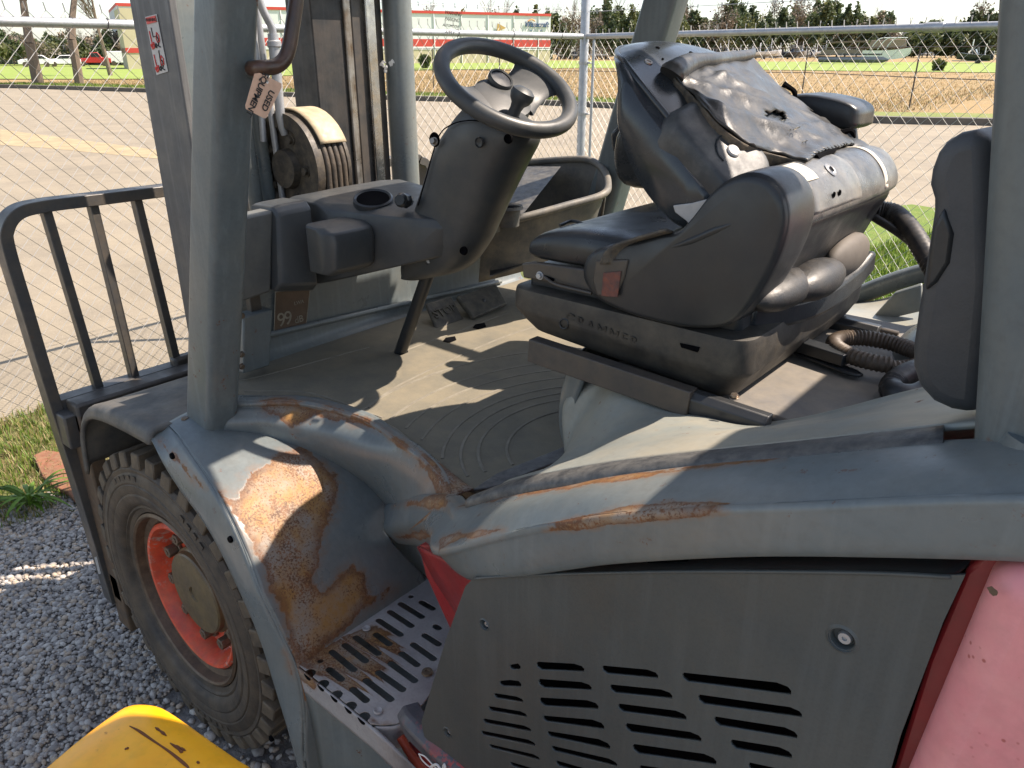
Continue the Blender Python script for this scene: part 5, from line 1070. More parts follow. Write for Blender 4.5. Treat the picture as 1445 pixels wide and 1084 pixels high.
# ---------------------------------------------------------------- chassis, step
STZ = .55
def q3(pts, sc=3.566, ox=380, oy=780): return [(ox + x / sc, oy + y / sc) for x, y in pts]
so = q3([(140, 560), (350, 430), (520, 300), (770, 113), (862, 190), (935, 320), (950, 430), (905, 560), (830, 680), (775, 760), (715, 815), (690, 838), (640, 862), (560, 868), (510, 862)])
edgep = q3([(500, 850), (470, 832), (400, 780), (330, 722), (268, 664), (198, 612)])
def toxy(p): q = Z(p[0], p[1], STZ); return (q[0], q[1])
outl = [toxy(p) for p in so]; E0 = np.array(toxy(edgep[0])); E5 = np.array(outl[0]); et = (E5 - E0) / np.linalg.norm(E5 - E0); en = np.array([et[1], -et[0]]); ctr = np.mean(outl, 0); en = en if en @ (ctr - E0) > 0 else -en
bite = .0125; oo = list(outl); bites = [np.array(toxy(p)) for p in edgep[1:]]
oo.append(tuple(E0))
for b in bites:
    b = E0 + et * ((b - E0) @ et)
    for a in np.linspace(0, math.pi, 9): oo.append(tuple(b - et * bite * math.cos(a) + en * bite * math.sin(a) * 1.1))
def slot(p0, p1, hw_):
    a = np.array(toxy(p0)); b = np.array(toxy(p1)); t = (b - a) / np.linalg.norm(b - a); n = np.array([-t[1], t[0]]); a = a + t * hw_; b = b - t * hw_
    return [tuple(a + hw_ * (-t * math.cos(th) + n * math.sin(th)) ) for th in np.linspace(math.pi / 2, -math.pi / 2, 7)] + [tuple(b + hw_ * (t * math.cos(th) + n * math.sin(th))) for th in np.linspace(-math.pi / 2, math.pi / 2, 7)]
SL = [(755, 245, 835, 290), (650, 252, 780, 332), (597, 292, 727, 378), (540, 335, 672, 422), (527, 405, 615, 470), (425, 420, 560, 518), (370, 458, 497, 555), (305, 492, 437, 600), (290, 580, 375, 648), (825, 365, 865, 390), (770, 410, 865, 470), (713, 455, 840, 545), (655, 500, 757, 575), (600, 550, 745, 655), (537, 595, 685, 700), (475, 635, 625, 750), (410, 680, 500, 755)]
hl = []
for x0, y0_, x1, y1_ in SL: a, b = q3([(x0, y0_), (x1, y1_)]); hl.append(slot(a, b, .0078))
for x, y in ((257, 548), (713, 223)): c = np.array(toxy(q3([(x, y)])[0])); hl.append([tuple(c + .0065 * np.array([math.cos(a), math.sin(a)])) for a in np.linspace(6.28, 0, 13)[:-1]])
step = plate2d('step_plate', oo, hl, lambda a, b, h: (a, b, STZ + h), .003, STEP, FL)
vs = np.array([v.co[:] for v in step.data.vertices]); STR = [q3([(140, 560), (330, 440), (500, 320), (520, 300), (545, 380), (680, 430), (660, 560), (560, 560), (560, 640), (470, 650), (390, 720), (300, 640), (250, 640)]), q3([(500, 820), (640, 800), (660, 850), (560, 868), (500, 862)])]
at_ = step.data.attributes.new('rust', 'FLOAT', 'POINT'); at_.data.foreach_set('value', [float(v) for v in rustfn(STR, 9)(vs) - .10])
for x, y in ((548, 798), (490, 383)): lathe('step_rivet', [(0, .001), (.004, .002), (.0075, .0035), (.009, .001)], Z(*q3([(x, y)])[0], STZ + .004), (0, 0, 1), STEP, FL, 20)
lathe('step_rivet', [(0, .002), (.004, .002), (.005, .004), (.0105, .004), (.012, .0)], Z(*q3([(795, 603)])[0], STZ + .004), (0, 0, 1), NUT, FL, 24)
sk = [np.array([*p, 0]) for p in [E5, (E5 + E0) / 2, E0] + outl[::-1][:4]]
skp = [np.array([p[0], p[1], 0]) for p in [tuple(E5 - en * .001), tuple((E5 + E0) / 2 - en * .001), tuple(E0 - en * .001)]] + [np.array([*p, 0]) for p in (outl[-1], outl[-2], outl[-3], outl[-5])]
for nm, z0_, z1_ in (('step_skirt', STZ - .002, STZ - .058),):
    b = [p + np.array([0, 0, z0_]) for p in skp]; c = [p + np.array([0, 0, z1_]) for p in skp]; sk_ = patch(nm, [b, [(p + q) / 2 for p, q in zip(b, c)], c], STEP, FL, 4, 60, solid=.004)
    me = sk_.data; vv = np.array([v.co[:] for v in me.vertices]); a_ = me.attributes.new('rust', 'FLOAT', 'POINT'); a_.data.foreach_set('value', [float(v) for v in rustfn([q3([(140, 560), (200, 600), (260, 660), (240, 690), (150, 620)])], 8)(vv)])
for b in bites:
    b = E0 + et * ((b - E0) @ et); tube('step_grip_tooth', [np.array([*(b - en * .003 - et * bite * math.cos(a)), STZ - .002 - .9 * bite * math.sin(a)]) for a in np.linspace(0, math.pi, 9)], .0016, STEP, FL, 6, 1, smoothp=False)
    prism('step_tooth_gap', [np.array([*(b - en * .0052 - et * bite * .9 * math.cos(a)), STZ - .002 - .8 * bite * math.sin(a)]) for a in np.linspace(0, math.pi, 9)], (0, -.0004, 0), BLK, FL, 0)
# tray below the step, seen through the slots
prism('step_box', [np.array([p[0], p[1], STZ - .05]) for p in outl], (0, 0, -.006), PAINT, FL, 0)
# red chassis plate rising behind the step
prism('chassis_plate', [Y(*p, .18) for p in ((590, 770), (690, 770), (760, 830), (640, 1084), (640, 1300), (560, 1300), (640, 900), (600, 812))], (0, .02, 0), REDP, FL, .004)
patch('chassis_side', [[Y(*p, .16) for p in ((588, 772), (612, 818), (640, 862), (660, 900))], [Y(*p, .05) for p in ((640, 800), (668, 815), (690, 850), (700, 900))]], REDP, FL, 4, 20, solid=.006)
box('chassis_frame', (-1.06, .10, .18), (.9, 1.3, .46), REDP, FL, .01)
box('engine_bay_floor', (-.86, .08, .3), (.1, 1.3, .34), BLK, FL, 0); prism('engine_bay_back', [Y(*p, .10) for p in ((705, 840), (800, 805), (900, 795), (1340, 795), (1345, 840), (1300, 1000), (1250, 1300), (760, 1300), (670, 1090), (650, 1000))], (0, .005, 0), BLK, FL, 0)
tube('chassis_edge_bar', [Y(565, 1040, .02), Y(578, 1062, .02), Y(605, 1100, .02), Y(650, 1180, .02)], .008, M('orange_red_bar', (.45, .07, .03), .5, scale=20), FL, 10)
# scratched dark rail with red chips and a white decal
RAILM = M('scuffed_dark_rail', (.055, .06, .075), .45, col2=(.09, .09, .10), scale=20, bump=.3, chips=1.4, chipcol=(.5, .06, .05))
sweep('lower_side_rail', [Y(578, 1012, .02), Y(590, 1030, .0), Y(640, 1078, -.012), Y(700, 1135, -.015), Y(760, 1190, -.015)], [(-.02, -.02), (.02, -.024), (.026, .004), (.016, .02), (-.014, .02)], RAILM, FL, 5, up=(0, 1, 0), bevel=.004)
tube('white_decal', [Y(*p, -.034) for p in ((591, 1064), (600, 1068), (611, 1080), (618, 1086), (606, 1082), (596, 1073), (591, 1064))], .0012, WHITE, FL, 6, 4)
for P in (((608, 1082), (616, 1079), (622, 1086)), ((624, 1090), (627, 1079), (629, 1090))): tube('white_decal', [Y(*p, -.034) for p in P], .0022, WHITE, FL, 6, 4)
# ---------------------------------------------------------------- vented side panel
PY = -.020
def xz(p): q = Y(p[0], p[1], PY); return (q[0], q[2])
po = [(668, 816), (700, 813), (804, 809), (950, 806), (1100, 806), (1240, 808), (1340, 813), (1362, 812), (1330, 880), (1300, 960), (1270, 1040), (1250, 1110), (1235, 1180), (700, 1180), (660, 1100), (620, 1062), (598, 1040), (594, 1020), (604, 985), (628, 905), (648, 850), (656, 828)]
CA = [(342, 575, 595, 387, 560, 595), (300, 640, 662, 390, 632, 667), (277, 690, 710, 398, 708, 730), (255, 743, 762, 413, 768, 790), (233, 793, 812, 431, 828, 850), (225, 843, 860, 447, 885, 908), (258, 898, 912, 465, 945, 966), (343, 970, 985, 480, 1010, 1030)]
CB = [(450, 562, 595, 647, 572, 605), (458, 632, 668, 677, 648, 680), (463, 708, 742, 705, 722, 758), (477, 782, 805, 728, 802, 840), (495, 845, 866, 753, 885, 922), (513, 905, 925, 782, 965, 992), (530, 965, 985, 800, 1040, 1065)]
CC = [(718, 578, 610, 948, 598, 632), (750, 655, 688, 1006, 680, 715), (783, 733, 765, 1064, 767, 802), (813, 813, 848, 1125, 855, 890), (842, 898, 935, 1186, 945, 985), (870, 985, 1020, 1245, 1035, 1072)]
CDD = [(961.6, 950, 962, 1116, 966, 982), (984, 981, 993.6, 1131, 1001, 1014), (1006.6, 1012, 1024, 1124.7, 1030, 1044), (1030, 1044.5, 1056.6, 1117, 1058, 1072), (1055, 1077, 1089, 1110, 1088, 1100)]
vents = []
for g in (CA, CB, CC): vents += [(600 + a / 2.89, 740 + b / 2.89, 740 + c / 2.89, 600 + d / 2.89, 740 + e / 2.89, 740 + f / 2.89) for a, b, c, d, e, f in g]
vents += CDD
def vslot(v):
    x0, t0, b0_, x1, t1, b1_ = v; h0 = (b0_ - t0); h1 = (b1_ - t1)
    P = [(x0, t0 + h0 * .25), (x0 + h0 * .25, t0), (x1 - h1 * 1.3, t1 - (t1 - t0) * (h1 * 1.3) / (x1 - x0 + 1e-6)), (x1 - h1 * .3, t1 + h1 * .25), (x1, t1 + h1 * .6), (x1 - .3, b1_), (x0 + h0 * .7, b0_ + (b1_ - b0_) * h0 * .7 / (x1 - x0)), (x0 + h0 * .12, t0 + h0 * .65)]
    return [xz(p) for p in P]
CH = []
for c_, r_ in (((683, 882), .0075), ((1188, 903), .0115), ((631, 1034), .0075)):
    q = xz(c_); CH.append([(q[0] + r_ * math.cos(a), q[1] + r_ * math.sin(a)) for a in np.linspace(0, 6.283, 21)[:-1]])
plate2d('side_panel', [xz(p) for p in po], [vslot(v) for v in vents] + CH, lambda a, b, h: (a, PY + .003 + h, b), .004, PANEL, FL)
# folded-in top edge of the panel
te = [(668, 816), (700, 813), (804, 809), (950, 806), (1100, 806), (1240, 808), (1340, 813)]; tf = [(690, 812), (720, 807), (808, 798), (950, 789), (1100, 786), (1240, 786), (1372, 790)]
patch('side_panel_top', [[p + np.array([0, 0, .0]) for p in row(te, [PY - .0005] * 7)], [a * .5 + b * .5 + np.array([0, -.002, .001]) for a, b in zip(row(te, [PY] * 7), row(tf, [.02] * 7))], row(tf, [.02] * 7)], PANEL, FL, 4, 60, solid=.003)
prism('panel_gap', [Y(*p, .03) for p in ((690, 806), (860, 780), (1000, 772), (1445, 770), (1445, 800), (1380, 808), (900, 812), (760, 820))], (0, .006, 0), M('dark_inner_strip', (.02, .025, .03), .5, bump=.1), FL, 0)
prism('panel_notch', [Y(*p, .012) for p in ((902, 806), (922, 786), (980, 783), (955, 806))], (0, -.003, 0), BLK, FL, 0)
for p in ((868, 786), (912, 783), (940, 784), (972, 782)): prism('strip_hole', [Y(p[0] + a, p[1] + b, .026) for a, b in ((-6, -4), (6, -5), (7, 3), (-5, 4))], (0, -.001, 0), BLK, FL, 0)
for c_, r_ in (((683, 882), .0075), ((1188, 903), .0115), ((631, 1034), .0075)):
    c = Y(*c_, PY); lathe('screw_well', [(r_ * 1.35, -.001), (r_ * 1.1, .0005), (r_, -.002), (r_ * .95, -.010), (0, -.010)], c, AX, PANEL, FL, 28); lathe('panel_screw', [(0, -.006), (r_ * .18, -.006), (r_ * .22, -.004), (r_ * .5, -.004), (r_ * .6, -.007), (r_ * .6, -.010)], c + np.array([.001, 0, -.001]), AX, GALV, FL, 20)
# red edge of the bonnet frame and the counterweight
prism('red_frame_edge', [Y(*p, .0) for p in ((1362, 806), (1400, 775), (1445, 778), (1330, 1084), (1290, 1200), (1210, 1200), (1262, 1084), (1310, 930))], (0, .03, 0), REDP, FL, .004)
box('inner_red_frame', Y(1375, 800, .03) - np.array([.03, 0, .02]), Y(1405, 772, .03) + np.array([.02, .03, .0]), REDP, FL, .003)
cw = [Y(*p, -.045) for p in ((1402, 796), (1470, 792), (1470, 1300), (1215, 1300), (1282, 1084), (1330, 960))]
t0_ = Y(1402, 796, -.045); t1_ = Y(1282, 1084, -.045); sl = (t1_ - t0_) / (t0_[2] - t1_[2])
cwp = [t0_, np.array([.75, -.045, t0_[2] - .01]), np.array([.82, -.045, 1.0]), np.array([.80, -.045, .2]), t0_ + sl * (t0_[2] - .2)]
prism('counterweight', cwp, (0, 1.5, 0), PINK, FL, .030, bseg=6)
for p, r_ in (((1393, 831), .0045),):
    c = Y(*p, -.0455); c = c + np.array([.004, 0, 0]); rr_ = random.Random(int(p[0])); prism('rust_chip', [c + np.array([math.cos(a) * r_ * rr_.uniform(.5, 1.2), 0, math.sin(a) * r_ * rr_.uniform(.5, 1.2)]) for a in np.linspace(0, 6.28, 10)[:-1]], (0, -.0006, 0), RUSTY, FL, 0)
for s_ in (-1, 1): lathe('tyre', [(.2, -.1), (.33, -.11), (.34, -.08), (.34, .08), (.33, .11), (.2, .1)], (.35, .72 + s_ * .55, .34), (0, 1, 0), RUBBER, part_empty('rear_wheel', FL), 48, closed=True)
# ================================================================== SEAT
seat = part_empty('seat', FL); SY0, SY1 = .44, .98; SC = (SY0 + SY1) / 2
def ysec(prof, y, s=1.0, c=None, sx=None):
    P = np.array(prof, float); c = P.mean(0) if c is None else np.array(c); Q = c + (P - c) * s; return [np.array([a, y, b]) for a, b in Q]
def yp(pts, y): return [tuple(Y(*p, y)[[0, 2]]) for p in pts]
# suspension skirt: widest at its middle, narrower below
sk_top = [(-.885, 1.305), (-.50, 1.265)]
def ringbox(x0, x1, y0_, y1_, z0, z1, r_): # horizontal ring, tilted from z0 (front) to z1 (rear)
    return [np.array([(x0 + x1) / 2 + a, (y0_ + y1_) / 2 + b, z0 + (z1 - z0) * ((a + (x1 - x0) / 2) / (x1 - x0))]) for a, b in rrect(x1 - x0, y1_ - y0_, r_, 5)]
loft('suspension_skirt', [ringbox(-.86, -.47, .452, .97, 1.214, 1.184, .03), ringbox(-.872, -.455, .436, .985, 1.220, 1.190, .035), ringbox(-.905, -.436, .424, .996, 1.252, 1.225, .035), ringbox(-.910, -.430, .422, .998, 1.262, 1.238, .035), ringbox(-.908, -.430, .422, .998, 1.290, 1.285, .035), ringbox(-.90, -.436, .428, .992, 1.298, 1.294, .032), ringbox(-.87, -.46, .46, .96, 1.300, 1.298, .03)], M('dusty_seat_skirt', (.030, .029, .027), .55, scale=9, bump=.3, bscale=400, dust=(.13, .11, .08), dustamt=.45, bdist=.001), seat, 2, angle=40)
box('seat_pan', (-.885, .455, 1.285), (-.46, .965, 1.335), PLASTD, seat, .01)
tx = Y(848, 466, .422); text('embossed_name', 'GRAMMER', tx, (1, 0, -.10), (0, -.25, 1),   .028, bpy.data.materials['dusty_seat_skirt'], seat, .0005, space=1.25)
tube('embossed_emblem', [Y(796 + 6 * math.cos(a), 457 + 7 * math.sin(a), .422) for a in np.linspace(0, 6.28, 10)], .0016, PLASTD, seat, 6, 2)
prism('skirt_slot', [Y(*p, .4215) for p in ((960, 484), (988, 490), (985, 497), (962, 490))], (0, -.002, 0), BLK, seat, 0)
# slide rails
for y in (.40, .94):
    a = Y(757, 476, .40); a = np.array([a[0], y, 1.198]); e = Y(1078, 582, .40); e = np.array([e[0] + .01, y, 1.180])
    sweep('slide_rail', [a, e], [(-.018, -.012), (.018, -.012), (.018, .004), (.008, .014), (-.018, .014)], PLASTD, seat, 1, up=(0, 1, 0), smoothp=False, bevel=.002); m_ = a + (e - a) * .72
    sweep('rail_cover', [a + np.array([-.005, -.006, .0]), m_ + np.array([0, -.006, 0])], [(-.022, -.014), (.022, -.014), (.022, .012), (-.022, .014)], DKMETAL, seat, 1, up=(0, 1, 0), smoothp=False, bevel=.002)
    tube('rail_bar', [m_ + np.array([-.05, .02, .006]), e + np.array([.03, .03, -.002])], .008, DKMETAL, seat, 10, 1, smoothp=False)
bolt('rail_bolt', Y(1035, 571, .39) + np.array([0, 0, .012]), (0, -.3, 1), .006, .006, STEEL, seat)
rb0 = Z(1110, 492, 1.182); rb1 = Z(1215, 533, 1.182); dd = rb1 - rb0; dd /= np.linalg.norm(dd); sd_ = np.array([-dd[1], dd[0], 0])
prism('rail_tongue', [rb0 - sd_ * .014, rb1 - dd * .02 - sd_ * .014, rb1 - sd_ * .006, rb1 + sd_ * .006, rb1 - dd * .02 + sd_ * .014, rb0 + sd_ * .014], (0, 0, .006), PLASTD, seat, .002)
rc_ = Z(1195, 500, 1.19); sweep('rail_rear_end', [Z(1100, 478, 1.2), Z(1196, 508, 1.2)], [(-.016, -.012), (.016, -.012), (.016, .010), (-.016, .010)], PLASTD, seat, 1, smoothp=False, up=(0, 0, 1), bevel=.002)
# side frame in front of the hip bolster
prism('side_frame', [Y(*p, .435) for p in ((736, 372), (752, 370), (840, 382), (838, 414), (800, 404), (738, 392))], (0, .012, 0), DKMETAL, seat, .003)
bolt('frame_pivot', Y(762, 389, .435), (0, -1, 0), .006, .006, GALV, seat); prism('frame_slot', [Y(*p, .434) for p in ((768, 388), (782, 393), (782, 397), (768, 392))], (0, -.001, 0), BLK, seat, 0)
tube('frame_lever', [Y(768, 391, .43), Y(786, 402, .425), Y(835, 414, .428)], .003, DKMETAL, seat, 8)
# cushion
cpf = yp([(748, 352), (752, 338), (772, 326), (830, 322), (900, 335), (945, 345), (950, 385), (900, 384), (830, 378), (770, 368), (752, 362)], .46)
cu = []
cm = np.array(cpf).mean(0)
for y, s_ in ((.44, .62), (.452, .86), (.475, .97), (.52, 1.0), (.60, .985), (.71, .97), (.82, .985), (.90, 1.0), (.945, .97), (.968, .86), (.98, .62)):
    xs = 1.0 + .06 * (1 - abs(y - SC) / .27); P = []
    for a, b in cpf: P.append(np.array([cm[0] + (a - cm[0]) * (s_ * .3 + .7) * xs, y, cm[1] + (b - cm[1]) * s_]))
    cu.append(P)
loft('cushion', cu, VINYL, seat, 4, smoothv=3, angle=80)
tube('cushion_piping', [Y(790, 318, .50), Y(810, 312, .54), Y(840, 322, .52), Y(900, 335, .50), Y(945, 332, .55)], .003, VINYL, seat, 8, 5)
# hip restraint on the near side
hb = [(833, 388), (838, 360), (862, 345), (905, 338), (940, 328), (968, 322), (990, 300), (1012, 272), (1040, 249), (1072, 240), (1102, 250), (1120, 275), (1124, 310), (1112, 352), (1090, 395), (1062, 435), (1035, 455), (985, 458), (930, 448), (880, 432), (850, 415)]
hs = []
hc = np.array(yp([(1000, 375)], .44)[0])
for y, s_ in ((.409, .90), (.411, .94), (.416, .975), (.428, 1.0), (.50, 1.0), (.52, .97)): hs.append([np.array([hc[0] + (a - hc[0]) * s_, y, hc[1] + (b - hc[1]) * s_]) for a, b in yp(hb, .44)])
loft('hip_restraint', hs, PLASTD, seat, 4, smoothv=3, angle=80)
tube('restraint_rib', [Y(*p, .412) for p in ((938, 352), (975, 340), (1010, 325), (1045, 312))], [.002, .006, .006, .002], PLASTD, seat, 10, 5)
prism('pale_side_flap', [Y(*p, .45) for p in ((949, 290), (975, 287), (998, 281), (988, 303), (978, 325), (968, 312), (952, 300))], (0, .006, 0), LGREY, seat, .002)
# belt buckle hanging over the restraint
prism('belt_bracket', [Y(*p, .405) for p in ((840, 368), (886, 366), (880, 392), (868, 420), (842, 418), (836, 395))], (0, .010, 0), DKMETAL, seat, .003); prism('rusty_tongue_plate', [Y(*p, .402) for p in ((851, 385), (876, 383), (871, 420), (848, 418))], (0, .003, 0), M('rusty_red_plate', (.20, .06, .035), .8, scale=60, bump=.4, col2=(.06, .05, .05)), seat, .001)
patch('belt_webbing', [[Y(*p, y) for p in ((846, 372), (852, 356), (868, 344), (905, 332), (940, 322))] if y < .42 else [Y(*p, y) for p in ((882, 372), (886, 358), (902, 340), (925, 333), (950, 326))] for y in (.395, .425)], M('belt_fabric', (.07, .065, .06), .8, scale=40, bump=.8, bscale=200, dust=(.26, .2, .12), dustamt=.4), seat, 4, 24, solid=.004)
# lumbar roll across the seat (folded backrest hinge cover)
def rollsec(y, s_, prof): return ysec(prof, y, s_)
rp = yp([(1040, 262), (1062, 244), (1092, 240), (1118, 252), (1136, 278), (1142, 308), (1130, 322), (1080, 330), (1045, 310)], .50)
rs = [rollsec(y, s_, rp) for y, s_ in ((.505, .93), (.515, 1.0), (.62, 1.03), (.74, 1.05), (.86, 1.04), (.93, 1.0), (.965, .92), (.985, .75), (.995, .4))]
ROLLM = M('scuffed_hinge_cover', (.032, .036, .042), .33, col2=(.06, .06, .06), scale=10, bump=.2, bscale=300, dust=(.26, .25, .22), dustamt=.5)
loft('hinge_cover', rs, ROLLM, seat, 4, smoothv=4, angle=80)
tube('hinge_cover_seam', [np.array([a, .507, b]) for a, b in rp[:7]], .0028, VINYL, seat, 8, 5)
# pale label, worn ring, holes on the hinge cover
def onroll(px, py, y): return Y(px, py, y)
rpc = np.array(rp).mean(0)
def rollpt(y, a, off=.001):
    """point on the cover at angle a (deg) in the side plane"""
    d = np.array([math.cos(R(a)), math.sin(R(a))]); P = np.array(cr([np.array([p[0], 0, p[1]]) for p in rp], 10, True))[:, [0, 2]]; k_ = ((P - rpc) @ d) / np.linalg.norm(P - rpc, axis=1); q = P[np.argmax(k_)]; s_ = np.interp(y, (.505, .515, .62, .74, .86, .93), (.93, 1.0, 1.03, 1.05, 1.04, 1.0)); q = rpc + (q - rpc) * s_ + d * off; return np.array([q[0], y, q[1]])
patch('scuffed_sunlit_band', [[rollpt(y, a, .0010) for a in (112, 90, 68, 45, 22, 0, -18)] for y in (.518, .60, .73)], M('scuffed_sunlit_cover', (.075, .08, .085), .36, col2=(.11, .11, .108), scale=14, bump=.25, bscale=200, dust=(.30, .29, .26), dustamt=.45), seat, 3, 24, solid=.0006)  # scuffed stretch of the roll, its sunlit tone put into the paler grey
patch('pale_label', [[rollpt(y, a, .0028) for a in (100, 85, 68, 52, 38)] for y in (.522, .575)], DUSTW, seat, 2, 20, solid=.0008)
patch('worn_band', [[rollpt(y, a, .0012) for a in (120, 90, 60, 30, 5, -20)] for y in (.862, .882)], DUSTW, seat, 2, 24, solid=.0006)
for y, a, r_ in ((.64, 48, .010), (.60, 2, .004), (.625, 3, .004)):
    p = rollpt(y, a, .0022); n_ = np.array([math.cos(R(a)), 0, math.sin(R(a))]); lathe('cover_hole', [(0, .0005), (r_ * .8, .0005), (r_, .002), (r_ * 1.25, .0)], p, n_, BLK if r_ < .008 else GALV, seat, 20)
    if r_ > .008: lathe('cover_socket', [(0, .0025), (r_ * .55, .0022)], p + n_ * .0, n_, BLK, seat, 16)
# lower back shell under the roll
ls = []
lp = yp([(1120, 318), (1126, 330), (1112, 352), (1085, 400), (1060, 438), (1050, 440), (1040, 380), (1050, 320)], .50)
for y, s_ in ((.50, .95), (.52, 1), (.74, 1.03), (.93, 1), (.965, .9), (.98, .6)): ls.append(ysec(lp, y, s_))
loft('lower_back_shell', ls, PLASTD, seat, 4, smoothv=3, angle=80)
# fabric bellows bulging below the shell
for c_, y_, rx, rz in (((1102, 408), .55, .040, .030), ((1150, 394), .65, .040, .032), ((1196, 360), .84, .026, .040)):
    c = Y(*c_, y_); loft('bellows_fold', [[c + np.array([rx * math.cos(b) * math.cos(a), .10 * math.sin(b), rz * math.cos(b) * math.sin(a)]) for a in np.linspace(0, 6.283, 19)[:-1]] for b in np.linspace(-1.45, 1.45, 9)], MATVINYL if y_ < .8 else M('taupe_fold', (.11, .095, .08), .7), seat, 3, angle=80)
tube('zip_line', [Y(1068, 417, .52), Y(1100, 422, .58), Y(1140, 416, .66), Y(1168, 400, .74), Y(1190, 380, .82), Y(1208, 366, .88)], .0022, WHITE, seat, 6, 6)
sweep('bellows_base', [Y(1050, 442, .50), Y(1100, 440, .58), Y(1150, 425, .70), Y(1195, 395, .84), Y(1222, 365, .93)], [(-.02, -.022), (.02, -.022), (.02, .022), (-.02, .022)], VINYL, seat, 6, up=(0, 0, 1), bevel=.008)
tube('corrugated_stub', [Y(1195, 374, .9), Y(1205, 376, .9), Y(1218, 371, .9)], .006, GALV, seat, 12, 8, rib=(.25,)); box('connector', Y(1208, 384, .9) - .008, Y(1208, 384, .9) + .008, BLK, seat, .002)
# ---------------------------------------------------------------- backrest folded forward
back = part_empty('backrest', seat) if False else seat
NEARP = yp([(881, 98), (893, 106), (913, 140), (943, 180), (976, 232), (1012, 282), (1000, 314), (975, 325), (952, 318), (925, 290), (902, 256), (884, 215), (871, 170), (871, 125)], .47)
CENP = yp([(906, 66), (946, 60), (1003, 92), (1066, 150), (1124, 212), (1142, 250)], .70) + [(a + .01, b) for a, b in NEARP[6:]]
CENP[-1] = (CENP[-1][0] - .012, CENP[-1][1] + .015); CENP[-2] = (CENP[-2][0] - .012, CENP[-2][1])
bcen = np.mean(np.array(NEARP), 0)
def bprof(y):
    u = min(1, abs(y - .70) / .245); w_ = (1 - u ** 2.0) ** .95; s_ = 1 - .16 * max(0, (u - .9) / .1) ** 2
    return [bcen + ((1 - w_) * np.array(a) + w_ * np.array(b) - bcen) * s_ for a, b in zip(NEARP, CENP)]
bs = []
for y in (.455, .459, .466, .478, .50, .54, .60, .66, .70, .74, .80, .86, .90, .922, .934, .941, .945): bs.append([np.array([a, y, b]) for a, b in bprof(y)])
loft('backrest', bs, SHELL, seat, 3, smoothv=3, angle=80)
def bt(y, k_):     # point along the top line of the backrest profile at depth y; k in 0..1 tip -> hinge
    q = resample(bprof(y)[0:6], 50)[int(round(k_ * 49))]; return np.array([q[0], y, q[1]])
tube('shell_rim', [bt(.474, .95) + np.array([0, 0, -.004])] + [bt(.474, k_) + np.array([0, 0, .002]) for k_ in (.8, .62, .45, .3, .16)] + [bt(.49, .06) + np.array([0, 0, .002]), bt(.53, .02) + np.array([0, 0, .002]), bt(.60, .01) + np.array([0, 0, .001]), bt(.70, .0)], .0055, SHELL, seat, 12, 8)
bpy.context.view_layer.update(); bkr = [o for o in bpy.data.objects if o.name == 'backrest']; hb_ = cast(bkr, 1012, 212)
hs_ = []
for z_, s_ in ((-.03, 1.14), (.0, 1.06), (.014, .96), (.020, .86), (.0215, .6)):
    c = hb_[1]; n_ = hb_[2]; u_ = np.array([.85, 0, -.5]); u_ = u_ - n_ * (u_ @ n_); u_ /= np.linalg.norm(u_); v_ = np.cross(n_, u_); v_ = v_ if v_[1] > 0 else -v_
    hs_.append([c + u_ * (a * s_) + v_ * (b * s_) + n_ * z_ for a, b in rrect(.17, .12, .035, 6)])
loft('backrest_boss', hs_, M('matt_backrest_boss', (.04, .045, .05), .5, scale=12, bump=.2, dust=(.2, .19, .17), dustamt=.35), seat, 3, angle=60)
bc_ = c + n_ * .0225 + u_ * .02; lathe('boss_button', [(0, .003), (.009, .003), (.011, .001), (.011, -.002)], bc_, n_, LGREY, seat, 20); tube('boss_arc', [bc_ + u_ * (.030 * math.cos(a)) + v_ * (.030 * math.sin(a)) for a in np.linspace(1.5, 4.9, 10)], .0015, SHELL, seat, 6, 3)
for p, r_ in (((915, 88), .007), ((928, 68), .0035), ((975, 75), .0035), ((935, 84), .002)):
    hq = cast(bkr, *p)
    if hq is None: continue
    lathe('shell_screw', [(0, .001), (r_ * .5, .0008), (r_ * .6, .0022), (r_, .002), (r_ * 1.1, 0)], hq[1], hq[2], STEEL if r_ > .005 else BLK, seat, 18)
prism('tilt_switch', [Y(*p, .95) for p in ((860, 188), (872, 176), (900, 172), (915, 210), (900, 226), (876, 226), (862, 212))], (0, .03, 0), SHELL, seat, .008)
# ---------------------------------------------------------------- torn cover hanging over the backrest
def T(px, py, y): return Y(px, py, y)
tr = [
    [T(952, 108, .58), T(975, 96, .66), T(1005, 90, .76), T(1035, 84, .86), T(1062, 80, .95)],
    [T(958, 118, .575), T(982, 116, .66), T(1012, 110, .76), T(1044, 103, .86), T(1085, 108, .97)],
    [T(985, 145, .58), T(1010, 136, .67), T(1042, 128, .77), T(1075, 125, .87), T(1110, 130, .97)],
    [T(1015, 176, .59), T(1042, 160, .68), T(1070, 148, .78), T(1105, 148, .87), T(1138, 152, .97)],
    [T(1062, 208, .60), T(1085, 186, .69), T(1112, 172, .78), T(1142, 168, .88), T(1170, 176, .97)],
    [T(1105, 222, .61), T(1128, 204, .70), T(1152, 192, .79), T(1175, 188, .88), T(1195, 192, .97)],
    [T(1140, 232, .61), T(1158, 218, .70), T(1178, 210, .79), T(1195, 205, .88), T(1208, 204, .96)]]
rr_ = random.Random(4); tr = [[p + np.array([rr_.gauss(0, .002), 0, rr_.gauss(0, .002)]) for p in r_] for r_ in tr]
A = patch_pts(tr, 8, 60); m_, n_2 = A.shape[:2]; FF = []
